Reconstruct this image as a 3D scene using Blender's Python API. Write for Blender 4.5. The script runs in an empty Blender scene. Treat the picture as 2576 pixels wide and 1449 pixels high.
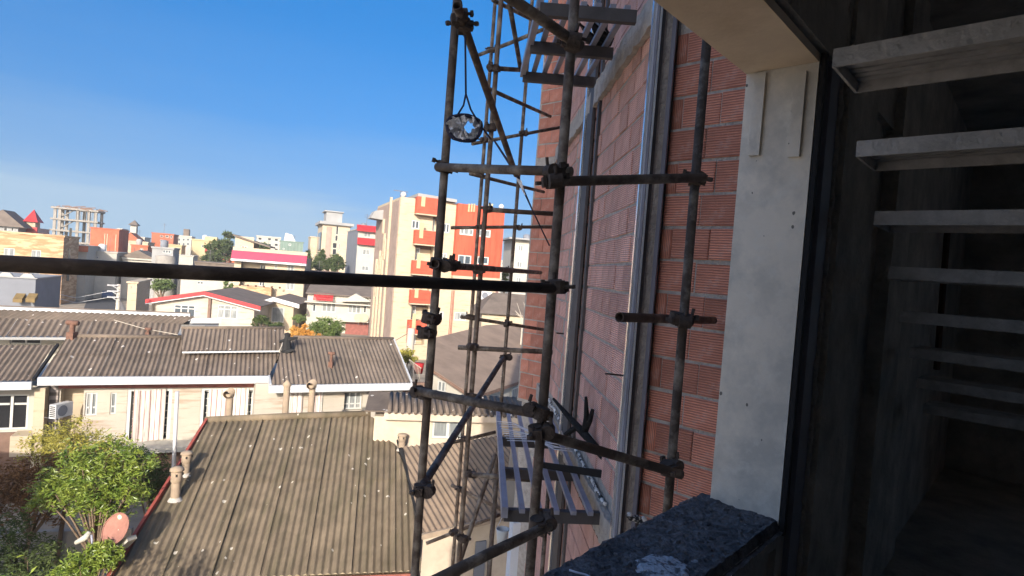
import bpy, math, random
from mathutils import Vector as V, Matrix
R = math.radians
random.seed(7)
S = bpy.context.scene
COL = S.collection

# ------------------------------------------------------------------ camera, sky, sun, exposure
F_PX, CX, CY = 1482.0, 1288.0, 724.5          # focal length and centre in units of a 2576 x 1449 picture
ROLL, PITCH = R(4.4), R(-1.4)
fw = V((0, math.cos(PITCH), math.sin(PITCH)))
r0, u0 = V((1, 0, 0)), V((0, -math.sin(PITCH), math.cos(PITCH)))
rt = r0 * math.cos(ROLL) + u0 * math.sin(ROLL)
up = u0 * math.cos(ROLL) - r0 * math.sin(ROLL)
cam_d = bpy.data.cameras.new('camera')
cam = bpy.data.objects.new('camera', cam_d)
COL.objects.link(cam)
cam.matrix_world = Matrix((rt, up, -fw)).transposed().to_4x4()
cam_d.sensor_width = 36
cam_d.lens = 36 * F_PX / 2576
cam_d.clip_start, cam_d.clip_end = 0.02, 6000
S.camera = cam

SUN_TO_AZ, SUN_EL = R(4), R(21)                # where the light travels to, and its height
world = bpy.data.worlds.new('World'); S.world = world; world.use_nodes = True
wn, wl = world.node_tree.nodes, world.node_tree.links
bg = wn['Background']
sky = wn.new('ShaderNodeTexSky'); sky.sky_type = 'NISHITA'; sky.sun_disc = False
sky.sun_elevation = SUN_EL
sky.sun_rotation = R(184)
sky.air_density, sky.dust_density, sky.ozone_density = 1.0, 10.0, 4.0
tc = wn.new('ShaderNodeTexCoord')
mp = wn.new('ShaderNodeMapping'); mp.inputs['Scale'].default_value = (1.0, 1.0, 9.0); mp.inputs['Rotation'].default_value = (0, R(3), 0)
nz = wn.new('ShaderNodeTexNoise'); nz.inputs['Scale'].default_value = 2.2; nz.inputs['Detail'].default_value = 6; nz.inputs['Roughness'].default_value = 0.55
rp = wn.new('ShaderNodeValToRGB'); rp.color_ramp.elements[0].position = 0.30; rp.color_ramp.elements[1].position = 0.66
sx = wn.new('ShaderNodeSeparateXYZ')
el = wn.new('ShaderNodeValToRGB')               # thin cloud only low over the horizon
for p, c in ((0.0, 0.94), (0.13, 0.80), (0.165, 0.40), (0.28, 0.10), (0.42, 0.0)):
    e_ = el.color_ramp.elements.new(p) if p not in (0.0,) else el.color_ramp.elements[0]
    e_.position = p; e_.color = (c, c, c, 1)
el.color_ramp.elements[len(el.color_ramp.elements) - 1].color = (0, 0, 0, 1)
mu = wn.new('ShaderNodeMath'); mu.operation = 'MULTIPLY'
mx = wn.new('ShaderNodeMixRGB'); mx.inputs[2].default_value = (1.25, 1.70, 2.15, 1)
hs = wn.new('ShaderNodeHueSaturation'); hs.inputs['Saturation'].default_value = 1.38
wl.new(tc.outputs['Generated'], mp.inputs[0]); wl.new(mp.outputs[0], nz.inputs['Vector'])
wl.new(nz.outputs['Fac'], rp.inputs[0]); wl.new(tc.outputs['Generated'], sx.inputs[0]); ms = wn.new('ShaderNodeMath'); ms.operation = 'MULTIPLY_ADD'; ms.inputs[1].default_value = 0.13; wl.new(nz.outputs['Fac'], ms.inputs[0]); wl.new(sx.outputs[2], ms.inputs[2]); wl.new(ms.outputs[0], el.inputs[0])
mu.inputs[0].default_value = 1.0; wl.new(el.outputs[0], mu.inputs[1])
va = wn.new('ShaderNodeVectorMath'); va.operation = 'ADD'; va.inputs[1].default_value = (0, 0, 0.20)
wl.new(tc.outputs['Generated'], va.inputs[0]); vn = wn.new('ShaderNodeVectorMath'); vn.operation = 'NORMALIZE'; wl.new(va.outputs[0], vn.inputs[0]); wl.new(vn.outputs[0], sky.inputs['Vector'])
wl.new(sky.outputs[0], hs.inputs['Color']); wl.new(hs.outputs[0], mx.inputs[1]); wl.new(mu.outputs[0], mx.inputs[0])
wl.new(mx.outputs[0], bg.inputs[0]); bg.inputs[1].default_value = 0.15

sd = bpy.data.lights.new('sun', 'SUN'); so = bpy.data.objects.new('sun', sd); COL.objects.link(so)
sd.energy, sd.angle, sd.color = 3.0, R(0.5), (1.0, 0.91, 0.79)
ld = V((math.sin(SUN_TO_AZ) * math.cos(SUN_EL), math.cos(SUN_TO_AZ) * math.cos(SUN_EL), -math.sin(SUN_EL)))
so.rotation_euler = ld.to_track_quat('-Z', 'Y').to_euler()
vs = S.view_settings
vs.view_transform, vs.look, vs.exposure, vs.gamma, vs.use_curve_mapping = 'Standard', 'None', 1.27, 1, False
S.cycles.max_bounces = 8; S.cycles.diffuse_bounces = 6; S.cycles.glossy_bounces = 3
S.cycles.transparent_max_bounces = 6; S.cycles.use_denoising = True

GROUND = -10.0

# ------------------------------------------------------------------ geometry helpers
def ray(px, py): return fw + rt * ((px - CX) / F_PX) + up * ((CY - py) / F_PX)
def D(px, py, Y):
    d = ray(px, py); return d * (Y / d.y)
def pj(P):
    z = P.dot(fw); return CX + F_PX * P.dot(rt) / z, CY - F_PX * P.dot(up) / z

class MB:
    def __init__(s): s.v, s.f = [], []
    def quad(s, *p):
        n = len(s.v); s.v += [tuple(q) for q in p]; s.f.append(tuple(range(n, n + len(p)))); return s
    def hexa(s, p):                               # eight corners: 0-3 one side, 4-7 the other
        n = len(s.v); s.v += [tuple(q) for q in p]
        for f in ((0, 1, 2, 3), (7, 6, 5, 4), (0, 4, 5, 1), (1, 5, 6, 2), (2, 6, 7, 3), (3, 7, 4, 0)):
            s.f.append(tuple(n + i for i in f))
        return s
    def box(s, c, x, y, z):                       # centre, three half-axis vectors
        c = V(c); x, y, z = V(x), V(y), V(z)
        return s.hexa([c - x - y - z, c + x - y - z, c + x + y - z, c - x + y - z, c - x - y + z, c + x - y + z, c + x + y + z, c - x + y + z])
    def abox(s, x0, x1, y0, y1, z0, z1):
        return s.box(((x0 + x1) / 2, (y0 + y1) / 2, (z0 + z1) / 2), ((x1 - x0) / 2, 0, 0), (0, (y1 - y0) / 2, 0), (0, 0, (z1 - z0) / 2))
    def bar(s, p, q, w, h, upv=(0, 0, 1)):        # square bar
        p, q = V(p), V(q); d = (q - p).normalized(); a = d.cross(V(upv))
        if a.length < 1e-4: a = d.cross(V((1, 0, 0)))
        a.normalize(); b = a.cross(d)
        return s.box((p + q) / 2, (q - p) / 2, a * (w / 2), b * (h / 2))
    def tube(s, pts, r, n=8, cap=True):           # r: number or list
        pts = [V(p) for p in pts]; rs = r if isinstance(r, (list, tuple)) else [r] * len(pts)
        base = len(s.v); pa = None
        for i, p in enumerate(pts):
            d = (pts[min(i + 1, len(pts) - 1)] - pts[max(i - 1, 0)]).normalized()
            a = (pa - d * pa.dot(d)) if pa else d.cross(V((0.13, 0.31, 1)))
            if a.length < 1e-4: a = d.cross(V((1, 0, 0)))
            a.normalize(); pa = a; b = d.cross(a)
            for k in range(n):
                t = 2 * math.pi * k / n
                s.v.append(tuple(p + (a * math.cos(t) + b * math.sin(t)) * rs[i]))
        for i in range(len(pts) - 1):
            for k in range(n):
                k2 = (k + 1) % n
                s.f.append((base + i * n + k, base + i * n + k2, base + (i + 1) * n + k2, base + (i + 1) * n + k))
        if cap:
            s.f.append(tuple(base + k for k in range(n - 1, -1, -1))); e = base + (len(pts) - 1) * n
            s.f.append(tuple(e + k for k in range(n)))
        return s
    def pipe(s, p, q, r, n=12, wall=0.004):       # open-ended hollow tube
        p, q = V(p), V(q); d = (q - p).normalized()
        s.tube([p, q], r, n, False); s.tube([p, q], r - wall, n, False)
        m = len(s.v); o1, i1 = m - 4 * n, m - 2 * n
        for e in (0, n):
            for k in range(n):
                k2 = (k + 1) % n; s.f.append((o1 + e + k, o1 + e + k2, i1 + e + k2, i1 + e + k))
        return s
    def prism(s, poly, ext):                      # polygon of points swept by a vector
        n = len(s.v); m = len(poly); e = V(ext)
        s.v += [tuple(p) for p in poly] + [tuple(V(p) + e) for p in poly]
        s.f.append(tuple(range(n, n + m))); s.f.append(tuple(range(n + 2 * m - 1, n + m - 1, -1)))
        for i in range(m):
            j = (i + 1) % m; s.f.append((n + i, n + j, n + m + j, n + m + i))
        return s
    def lathe(s, c, prof, n=14):                  # prof: (radius, height)
        c = V(c); b = len(s.v)
        for r_, h in prof:
            for k in range(n):
                t = 2 * math.pi * k / n; s.v.append(tuple(c + V((r_ * math.cos(t), r_ * math.sin(t), h))))
        for i in range(len(prof) - 1):
            for k in range(n):
                k2 = (k + 1) % n; s.f.append((b + i * n + k, b + i * n + k2, b + (i + 1) * n + k2, b + (i + 1) * n + k))
        return s
    def build(s, name, mat, parent=None, smooth=False):
        loc = V(parent['_o']) if parent else V((0, 0, 0))
        me = bpy.data.meshes.new(name)
        me.from_pydata([tuple(V(p) - loc) for p in s.v] if parent else s.v, [], s.f)
        me.materials.append(mat)
        if smooth:
            for p in me.polygons: p.use_smooth = True
        o = bpy.data.objects.new(name, me); COL.objects.link(o)
        if parent: o.parent = parent
        o['_o'] = tuple(loc)
        return o

def tag(o, label=None, cat=None, group=None, kind=None):
    if label: o['label'] = label
    if cat: o['category'] = cat
    if group: o['group'] = group
    if kind: o['kind'] = kind
    return o
def thing(name, label, cat, loc, group=None):
    o = bpy.data.objects.new(name, None); COL.objects.link(o)
    o.location = loc; o['_o'] = tuple(loc); o.empty_display_size = 0.2
    return tag(o, label, cat, group)
def struct(o): o['kind'] = 'structure'; return o
def solo(mb, name, label, cat, mat, group=None, smooth=False):   # a thing that is one mesh
    return tag(mb.build(name, mat, None, smooth), label, cat, group)

# ------------------------------------------------------------------ materials
def mat(name, col, rough=0.85, var=0.25, scale=3.0, bump=0.0, bscale=None, metal=0.0, spec=0.3, rnd=0.0, stretch=(1, 1, 1), col2=None, emit=None):
    m = bpy.data.materials.new(name); m.use_nodes = True
    n, l = m.node_tree.nodes, m.node_tree.links
    b = n['Principled BSDF']; b.inputs['Roughness'].default_value = rough
    b.inputs['Metallic'].default_value = metal; b.inputs['Specular IOR Level'].default_value = spec
    t = n.new('ShaderNodeTexCoord'); mpn = n.new('ShaderNodeMapping'); mpn.inputs['Scale'].default_value = stretch
    l.new(t.outputs['Object'], mpn.inputs[0])
    no = n.new('ShaderNodeTexNoise'); no.inputs['Scale'].default_value = scale; no.inputs['Detail'].default_value = 7; no.inputs['Roughness'].default_value = 0.62
    l.new(mpn.outputs[0], no.inputs['Vector'])
    r = n.new('ShaderNodeValToRGB'); r.color_ramp.elements[0].position = 0.3; r.color_ramp.elements[1].position = 0.72
    c2 = col2 or tuple(min(1, c * (1 + var)) for c in col); c1 = tuple(c * (1 - var) for c in col) if not col2 else col
    r.color_ramp.elements[0].color = (*c1, 1); r.color_ramp.elements[1].color = (*c2, 1)
    l.new(no.outputs['Fac'], r.inputs[0])
    out = r.outputs[0]
    if rnd:
        oi = n.new('ShaderNodeObjectInfo'); h = n.new('ShaderNodeHueSaturation'); mr = n.new('ShaderNodeMapRange')
        mr.inputs[3].default_value = 1 - rnd; mr.inputs[4].default_value = 1 + rnd
        l.new(oi.outputs['Random'], mr.inputs[0]); l.new(mr.outputs[0], h.inputs['Value']); l.new(out, h.inputs['Color']); out = h.outputs[0]
    l.new(out, b.inputs['Base Color'])
    if bump:
        n2 = n.new('ShaderNodeTexNoise'); n2.inputs['Scale'].default_value = bscale or scale * 6; n2.inputs['Detail'].default_value = 5
        l.new(mpn.outputs[0], n2.inputs['Vector'])
        bp = n.new('ShaderNodeBump'); bp.inputs['Strength'].default_value = min(1, bump); bp.inputs['Distance'].default_value = 0.02
        l.new(n2.outputs['Fac'], bp.inputs['Height']); l.new(bp.outputs[0], b.inputs['Normal'])
    return m
def over(m, kind, col, scale, lo, hi, strength=1.0, stretch=(1, 1, 1), offset=(0, 0, 0)):
    """lay a second colour over a material where a noise / voronoi / wave pattern is high"""
    n, l = m.node_tree.nodes, m.node_tree.links
    b = n['Principled BSDF']; src = b.inputs['Base Color'].links[0].from_socket
    t = n.new('ShaderNodeTexCoord'); mpn = n.new('ShaderNodeMapping'); mpn.inputs['Scale'].default_value = stretch; mpn.inputs['Location'].default_value = offset
    l.new(t.outputs['Object'], mpn.inputs[0])
    if kind == 'spots':
        x = n.new('ShaderNodeTexVoronoi'); x.inputs['Scale'].default_value = scale; x.inputs['Randomness'].default_value = 1
        nn = n.new('ShaderNodeTexNoise'); nn.inputs['Scale'].default_value = scale * 2.5
        l.new(mpn.outputs[0], nn.inputs['Vector'])
        mixv = n.new('ShaderNodeMixRGB'); mixv.inputs[0].default_value = 0.14 / scale
        l.new(mpn.outputs[0], mixv.inputs[1]); l.new(nn.outputs['Color'], mixv.inputs[2]); l.new(mixv.outputs[0], x.inputs['Vector'])
        # spot radius varies from cell to cell, many cells have none
        sep = n.new('ShaderNodeSeparateColor'); l.new(x.outputs['Color'], sep.inputs[0])
        mr = n.new('ShaderNodeMapRange'); mr.inputs[1].default_value = lo; mr.inputs[2].default_value = 1.0; mr.inputs[3].default_value = 0; mr.inputs[4].default_value = hi
        l.new(sep.outputs[0], mr.inputs[0])
        lt = n.new('ShaderNodeMath'); lt.operation = 'LESS_THAN'; l.new(x.outputs['Distance'], lt.inputs[0]); l.new(mr.outputs[0], lt.inputs[1]); fac = lt.outputs[0]
    else:
        if kind == 'wave':
            x = n.new('ShaderNodeTexWave'); x.inputs['Scale'].default_value = scale; x.wave_type = 'BANDS'; x.inputs['Distortion'].default_value = 0.6; x.inputs['Detail'].default_value = 1
            x.bands_direction = 'Z'
        elif kind == 'wavex':
            x = n.new('ShaderNodeTexWave'); x.inputs['Scale'].default_value = scale; x.wave_type = 'BANDS'; x.bands_direction = 'X'; x.inputs['Distortion'].default_value = 0.4
        elif kind == 'brick':
            x = n.new('ShaderNodeTexBrick'); x.inputs['Scale'].default_value = scale; x.inputs['Mortar Size'].default_value = 0.012
            x.inputs['Color1'].default_value = (0, 0, 0, 1); x.inputs['Color2'].default_value = (.45, .45, .45, 1); x.inputs['Mortar'].default_value = (1, 1, 1, 1)
        else:
            x = n.new('ShaderNodeTexNoise'); x.inputs['Scale'].default_value = scale; x.inputs['Detail'].default_value = 6; x.inputs['Roughness'].default_value = .65
        l.new(mpn.outputs[0], x.inputs['Vector'])
        r = n.new('ShaderNodeValToRGB'); r.color_ramp.elements[0].position = lo; r.color_ramp.elements[1].position = hi
        l.new(x.outputs['Color'] if kind == 'brick' else x.outputs[1] if kind.startswith('wave') else x.outputs['Fac'], r.inputs[0]); fac = r.outputs[0]
    m1 = n.new('ShaderNodeMath'); m1.operation = 'MULTIPLY'; m1.inputs[1].default_value = strength; l.new(fac, m1.inputs[0])
    mi = n.new('ShaderNodeMixRGB'); mi.inputs[2].default_value = (*col, 1); l.new(m1.outputs[0], mi.inputs[0]); l.new(src, mi.inputs[1])
    l.new(mi.outputs[0], b.inputs['Base Color'])
    return m
def groove(m, direction, scale, depth):
    n, l = m.node_tree.nodes, m.node_tree.links; b = n['Principled BSDF']
    t = n.new('ShaderNodeTexCoord'); w = n.new('ShaderNodeTexWave'); w.wave_type = 'BANDS'; w.bands_direction = direction
    w.inputs['Scale'].default_value = scale; w.inputs['Distortion'].default_value = 0.3
    l.new(t.outputs['Object'], w.inputs['Vector'])
    bp = n.new('ShaderNodeBump'); bp.inputs['Strength'].default_value = 1; bp.inputs['Distance'].default_value = depth
    l.new(w.outputs[1], bp.inputs['Height']); l.new(bp.outputs[0], b.inputs['Normal'])
    return m

M = {}
M['ground'] = mat('ground_soil', (.26, .22, .17), .95, .35, .5, .5, 6)
M['asphalt'] = mat('asphalt', (.055, .055, .06), .9, .3, 2)
M['asbestos'] = over(over(mat('asbestos_cement_sheet', (0.15, 0.117, 0.08), .9, .32, 1.6, .25, 18, rnd=.13, stretch=(1, 1, .35)),
                          'noise', (.085, .075, .042), 1.3, .48, .70, .65, (2.6, .4, .6)), 'spots', (.46, .425, .355), 3.6, .50, .19, .95)
M['asbestos_b'] = over(over(mat('weathered_asbestos_sheet', (0.138, 0.107, 0.084), .9, .28, 1.2, .2, 14, rnd=.10), 'noise', (.085, .07, .055), 1.1, .5, .7, .55, (3, .5, .8)), 'spots', (.52, .48, .43), 2.9, .38, .18, .95)
M['asbestos_c'] = over(mat('brown_asbestos_sheet', (0.19, 0.14, 0.1), .9, .25, 1.5, rnd=.08), 'noise', (.10, .085, .075), 1.1, .52, .72, .6)
M['roofgrey'] = over(mat('grey_roof', (0.14, 0.112, 0.092), .9, .25, .9, rnd=.05), 'spots', (.42, .38, .33), .9, .72, .13, .8)
M['cream'] = over(mat('cream_stone_cladding', (0.43, 0.355, 0.255), .75, .10, .5), 'noise', (.34, .22, .115), 1.2, .54, .70, .7, (.6, .6, 5))
M['tan'] = over(mat('tan_stone_cladding', (0.33, 0.19, 0.095), .75, .14, .35), 'noise', (.52, .36, .215), 1.0, .46, .56, .9, (.45, .45, 2.2))
M['white'] = mat('white_render', (0.4, 0.375, 0.325), .8, .08, .8)
M['whitestone'] = over(mat('white_stone_cladding', (0.4, 0.36, 0.3), .7, .10, .6), 'noise', (.28, .20, .145), 1.3, .52, .66, .75, (.45, .45, 4))
M['bwhite'] = mat('bright_white_metal', (0.5, 0.5, 0.5), .5, .05, 1)
M['gutter'] = mat('white_painted_gutter', (0.44, 0.45, 0.46), .45, .08, .7)
M['grey'] = mat('grey_render_and_shade', (0.16, 0.17, 0.195), .85, .10, .6)  # real grey render, also painted shade on the left building
M['midgrey'] = mat('light_grey_render', (0.27, 0.27, 0.27), .85, .12, .5)
M['concrete'] = mat('raw_concrete', (0.25, 0.23, 0.205), .9, .18, 1.5)
M['darkconc'] = mat('sooty_concrete', (.42, .39, .35), .95, .35, 3, .8, 30)
M['mortar'] = mat('cement_mortar', (.41, .38, .345), .95, .25, 14, .9, 60)
M['red'] = over(mat('orange_red_cladding', (0.42, 0.075, 0.04), .6, .16, .6, stretch=(1, 1, .4)), 'noise', (.30, .035, .02), 1.1, .5, .7, .6, (1, 1, 5))
M['redv'] = over(mat('orange_red_vertical_cladding', (0.43, 0.078, 0.04), .6, .16, .9, stretch=(2, 2, .2)), 'noise', (.27, .03, .016), 1.6, .5, .7, .7, (2, 2, .25))
M['redpaint'] = mat('red_sheet_metal', (0.38, 0.024, 0.028), .5, .10, 2)
M['magenta'] = mat('crimson_sheet_metal', (0.34, 0.02, 0.06), .5, .10, 1.5)
M['redtrim'] = mat('faded_red_trim', (0.25, 0.06, 0.045), .7, .25, 4)
M['maroon'] = mat('maroon_boards_and_shade', (.22, .075, .06), .7, .25, 3)  # also the painted shadow under the long gutter
M['pinkstone'] = over(mat('pink_brown_stone', (0.3, 0.225, 0.185), .8, .2, .9), 'noise', (.36, .255, .21), 1.3, .5, .7, .7)
M['orangebrick'] = over(mat('orange_brick', (0.38, 0.115, 0.062), .9, .14, .8), 'noise', (.27, .075, .04), 1.2, .48, .66, .6)
M['yellow'] = mat('yellow_render', (0.42, 0.34, 0.2), .85, .12, .5)
M['orangeroof'] = mat('orange_roof', (0.42, 0.11, 0.045), .8, .15, 1)
M['pane'] = mat('window_glass', (.06, .075, .09), .12, .3, .8, spec=.6)
M['panelight'] = over(mat('curtained_window_glass', (.17, .185, .19), .2, .25, 1.2, spec=.5), 'noise', (.38, .38, .36), 2.5, .5, .6, .6, (3, 3, .2))
M['panedark'] = mat('dark_window_glass', (.02, .02, .022), .2, .3, 1, spec=.5)
M['greenglass'] = over(mat('green_curtain_wall', (.14, .20, .17), .2, .3, .25, spec=.6), 'brick', (.34, .38, .34), .8, .5, 1, .4)
M['hiproof'] = over(mat('speckled_brown_roof', (0.25, 0.18, 0.13), .9, .2, .9), 'spots', (.55, .48, .40), 1.3, .7, .15, .8)
M['frame'] = mat('white_window_frame', (0.47, 0.47, 0.45), .5, .05, 2)
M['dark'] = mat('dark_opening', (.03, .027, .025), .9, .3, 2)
M['brown'] = mat('brown_shutter_and_shade', (.16, .10, .075), .8, .2, 3)  # also used for panels whose brown stands for shade
M['pole'] = mat('pale_concrete_pole', (0.42, 0.375, 0.31), .9, .12, 2)
M['pipe'] = over(mat('cement_vent_pipe', (0.29, 0.225, 0.165), .9, .18, 4, .2, 30), 'noise', (.25, .20, .10), 6, .55, .7, .6)
M['rustpipe'] = mat('rusty_pipe', (0.135, 0.072, 0.052), .9, .35, 8)
M['black'] = mat('black_tar_and_shade', (.012, .012, .013), .7, .3, 5)  # real tar and black parts, also painted shade
M['leafa'] = mat('glossy_citrus_leaf', (.040, .095, .014), .38, .5, 3.5, col2=(.23, .27, .04), spec=.4)
M['leafb'] = mat('yellow_green_leaf', (.16, .16, .03), .5, .5, 1.5, col2=(.42, .36, .07))
M['leafc'] = mat('dark_green_leaf', (.030, .050, .018), .75, .4, 1.0, col2=(.085, .11, .035), spec=.15)
M['leafd'] = mat('brown_dry_leaf', (.08, .042, .02), .9, .5, 1.0, col2=(.20, .105, .045), spec=.1)
M['leafo'] = mat('orange_autumn_leaf', (.45, .18, .03), .7, .4, 1.0, col2=(.55, .32, .08))
M['leafg'] = mat('mid_green_leaf', (.06, .10, .025), .6, .4, 1.0, col2=(.13, .17, .05))
M['bark'] = mat('bark', (.16, .115, .08), .95, .35, 6, .8, 30)
M['steel'] = over(mat('rusty_scaffold_tube', (.105, .080, .062), .75, .45, 9, .35, 40, metal=.1, rnd=.25), 'noise', (.33, .285, .23), 6, .49, .66, .85)
M['steelblack'] = over(mat('sooty_dark_tube', (.050, .038, .031), .8, .5, 9, .4, 40, stretch=(.3, 1, 1)), 'noise', (.15, .12, .10), 7, .56, .72, .7, (.4, 1, 1))
M['steeldark'] = mat('dark_coupler_steel', (.075, .058, .048), .8, .45, 18, .5, 60, metal=.15)
M['frameSteel'] = mat('grey_primer_steel', (.085, .08, .082), .65, .25, 6, metal=.1)
M['slat'] = mat('blue_grey_steel_strip', (.30, .31, .37), .5, .18, 5, metal=.3)
M['galv'] = mat('galvanised_stud', (0.8, 0.83, 0.86), .26, .18, 3, metal=.85, stretch=(1, 1, .2))
M['purple'] = mat('grey_primer_angle', (.20, .20, .24), .6, .12, 4)
M['stone'] = over(over(over(mat('travertine_slab', (.80, .73, .615), .65, .10, 3.5, .12, 40), 'noise', (.56, .53, .465), 4.2, .42, .60, .85), 'noise', (.80, .76, .67), 13, .52, .66, .6), 'spots', (.12, .11, .09), 26, .72, .18, .9, (1, 1, .7))
M['soffit'] = over(mat('travertine_bounce_tint', (.72, .60, .46), .7, .12, 2.5, .12, 40), 'noise', (.52, .40, .28), 1.8, .5, .7, .6)  # warm bounce light from below is put into this stone's colour
M['sill'] = over(over(mat('dark_bitumen_mortar', (0.15, 0.148, 0.155), .97, .45, 26, 1.0, 70), 'noise', (.035, .035, .04), 9, .5, .65, .7), 'spots', (.35, .36, .38), 22, .93, .25, .8)
M['gypsum'] = over(mat('spilled_gypsum', (.50, .53, .58), .95, .2, 20, .8, 60), 'noise', (.09, .095, .11), 34, .50, .58, .9)
M['foam'] = over(mat('white_foam_and_mortar', (.72, .70, .66), .8, .15, 12, .6, 40), 'noise', (.03, .03, .03), 16, .5, .56, 1)
M['stripe'] = over(over(mat('striped_curtain', (0.62, 0.58, 0.53), .9, .05, 2), 'wavex', (.24, .11, .10), 2.1, .86, .93, .8, (.9, .42, 0)), 'wavex', (.34, .22, .20), 3.7, .93, .98, .6, (.9, .42, 0), (.3, 0, 0))
M['plastic'] = mat('thin_white_plastic', (.78, .78, .80), .3, .12, 14, .6, 40)
M['rope'] = mat('dark_rope', (.035, .035, .06), .9, .3, 30)
M['dish'] = over(mat('rusted_satellite_dish', (0.27, 0.13, 0.10), .75, .22, 5), 'spots', (.60, .53, .38), 4.2, .48, .36, .95)
M['bucket'] = mat('white_plastic_bucket', (.62, .68, .72), .45, .10, 6)
M['tread'] = mat('dusty_steel_tread', (.46, .45, .44), .8, .25, 12, .4, 60)
M['char'] = mat('charred_wood', (.010, .010, .010), .8, .5, 20, .8, 40)
M['awning'] = mat('mustard_awning', (0.16, 0.11, 0.045), .8, .25, 3)
M['wire'] = mat('pale_tie_wire', (.62, .64, .70), .4, .05, 3, metal=.5)
M['cable'] = mat('grey_cable', (.12, .11, .11), .8, .1, 3)

def brick_mat(name, col, d):
    m = mat(name, col, .88, .20, 7, rnd=.27)
    over(m, 'wave' if d == 'Z' else 'wavex', tuple(c * .42 for c in col), 20 if d == 'Z' else 26, .60, .88, .85)
    over(m, 'noise', tuple(min(1, c * 1.25 + .05) for c in col), 6, .6, .8, .5)
    over(m, 'noise', (.50, .45, .41), 2.7, .58, .72, .6)
    return groove(m, d, 20 if d == 'Z' else 26, .004)
M['brick'] = brick_mat('hollow_clay_block', (0.63, 0.275, 0.195), 'Z')
M['brickv'] = brick_mat('hollow_clay_block_on_end', (.60, .25, .17), 'X')
M['brickb'] = over(brick_mat('scored_clay_block', (.74, .44, .37), 'Z'), 'wavex', (.54, .28, .22), 5.2, .78, .95, .5)

# ------------------------------------------------------------------ facades, windows, roofs
class Fac:
    """vertical plane: origin seen at a picture point, running along compass angle az (0 = view axis, 90 = right)"""
    def __init__(s, o, az):
        s.o = V(o); a = R(az); s.r = V((math.sin(a), math.cos(a), 0)); s.n = V((math.cos(a), -math.sin(a), 0))
    def uv(s, px, py, d=0.0):
        dr = ray(px, py); P = dr * ((s.o + s.n * d).dot(s.n) / dr.dot(s.n)); return (P - s.o).dot(s.r), P.z
    def P(s, u, z, d=0.0):
        p = s.o + s.r * u + s.n * d; return V((p.x, p.y, z))
    def rect(s, x0, y0, x1, y1, d=0.0):           # picture rectangle (rolled) to u0,u1,z0,z1
        a, b = s.uv(x0, (y0 + y1) / 2, d), s.uv(x1, (y0 + y1) / 2, d)
        xm = (x0 + x1) / 2
        return a[0], b[0], s.uv(xm, y1, d)[1], s.uv(xm, y0, d)[1]
    def box(s, mb, u0, u1, z0, z1, d0, d1):
        return mb.hexa([s.P(u0, z0, d0), s.P(u1, z0, d0), s.P(u1, z1, d0), s.P(u0, z1, d0), s.P(u0, z0, d1), s.P(u1, z0, d1), s.P(u1, z1, d1), s.P(u0, z1, d1)])
    def boxpx(s, mb, x0, y0, x1, y1, d0, d1): return s.box(mb, *s.rect(x0, y0, x1, y1), d0, d1)

def wall(F, mb, u0, u1, z0, z1, holes, rev=0.18, d=0.0):
    """front face with real openings and their reveals"""
    us = sorted({u0, u1, *[min(max(h[i], u0), u1) for h in holes for i in (0, 1)]})
    zs = sorted({z0, z1, *[min(max(h[i], z0), z1) for h in holes for i in (2, 3)]})
    for i in range(len(us) - 1):
        for j in range(len(zs) - 1):
            cu, cz = (us[i] + us[i + 1]) / 2, (zs[j] + zs[j + 1]) / 2
            if any(h[0] < cu < h[1] and h[2] < cz < h[3] for h in holes): continue
            mb.quad(F.P(us[i], zs[j], d), F.P(us[i + 1], zs[j], d), F.P(us[i + 1], zs[j + 1], d), F.P(us[i], zs[j + 1], d))
    for a, b, c, e in holes:
        rv = rev
        mb.quad(F.P(a, c, d), F.P(a, e, d), F.P(a, e, d - rv), F.P(a, c, d - rv)); mb.quad(F.P(b, c, d), F.P(b, e, d), F.P(b, e, d - rv), F.P(b, c, d - rv))
        mb.quad(F.P(a, e, d), F.P(b, e, d), F.P(b, e, d - rv), F.P(a, e, d - rv)); mb.quad(F.P(a, c, d), F.P(b, c, d), F.P(b, c, d - rv), F.P(a, c, d - rv))
def shell(F, mb, u0, u1, z0, z1, dep, top=True):
    """the other sides of a box building"""
    P = F.P
    mb.quad(P(u0, z0), P(u0, z1), P(u0, z1, -dep), P(u0, z0, -dep)); mb.quad(P(u1, z0), P(u1, z1), P(u1, z1, -dep), P(u1, z0, -dep))
    mb.quad(P(u0, z0, -dep), P(u1, z0, -dep), P(u1, z1, -dep), P(u0, z1, -dep))
    if top: mb.quad(P(u0, z1), P(u1, z1), P(u1, z1, -dep), P(u0, z1, -dep))
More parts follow.
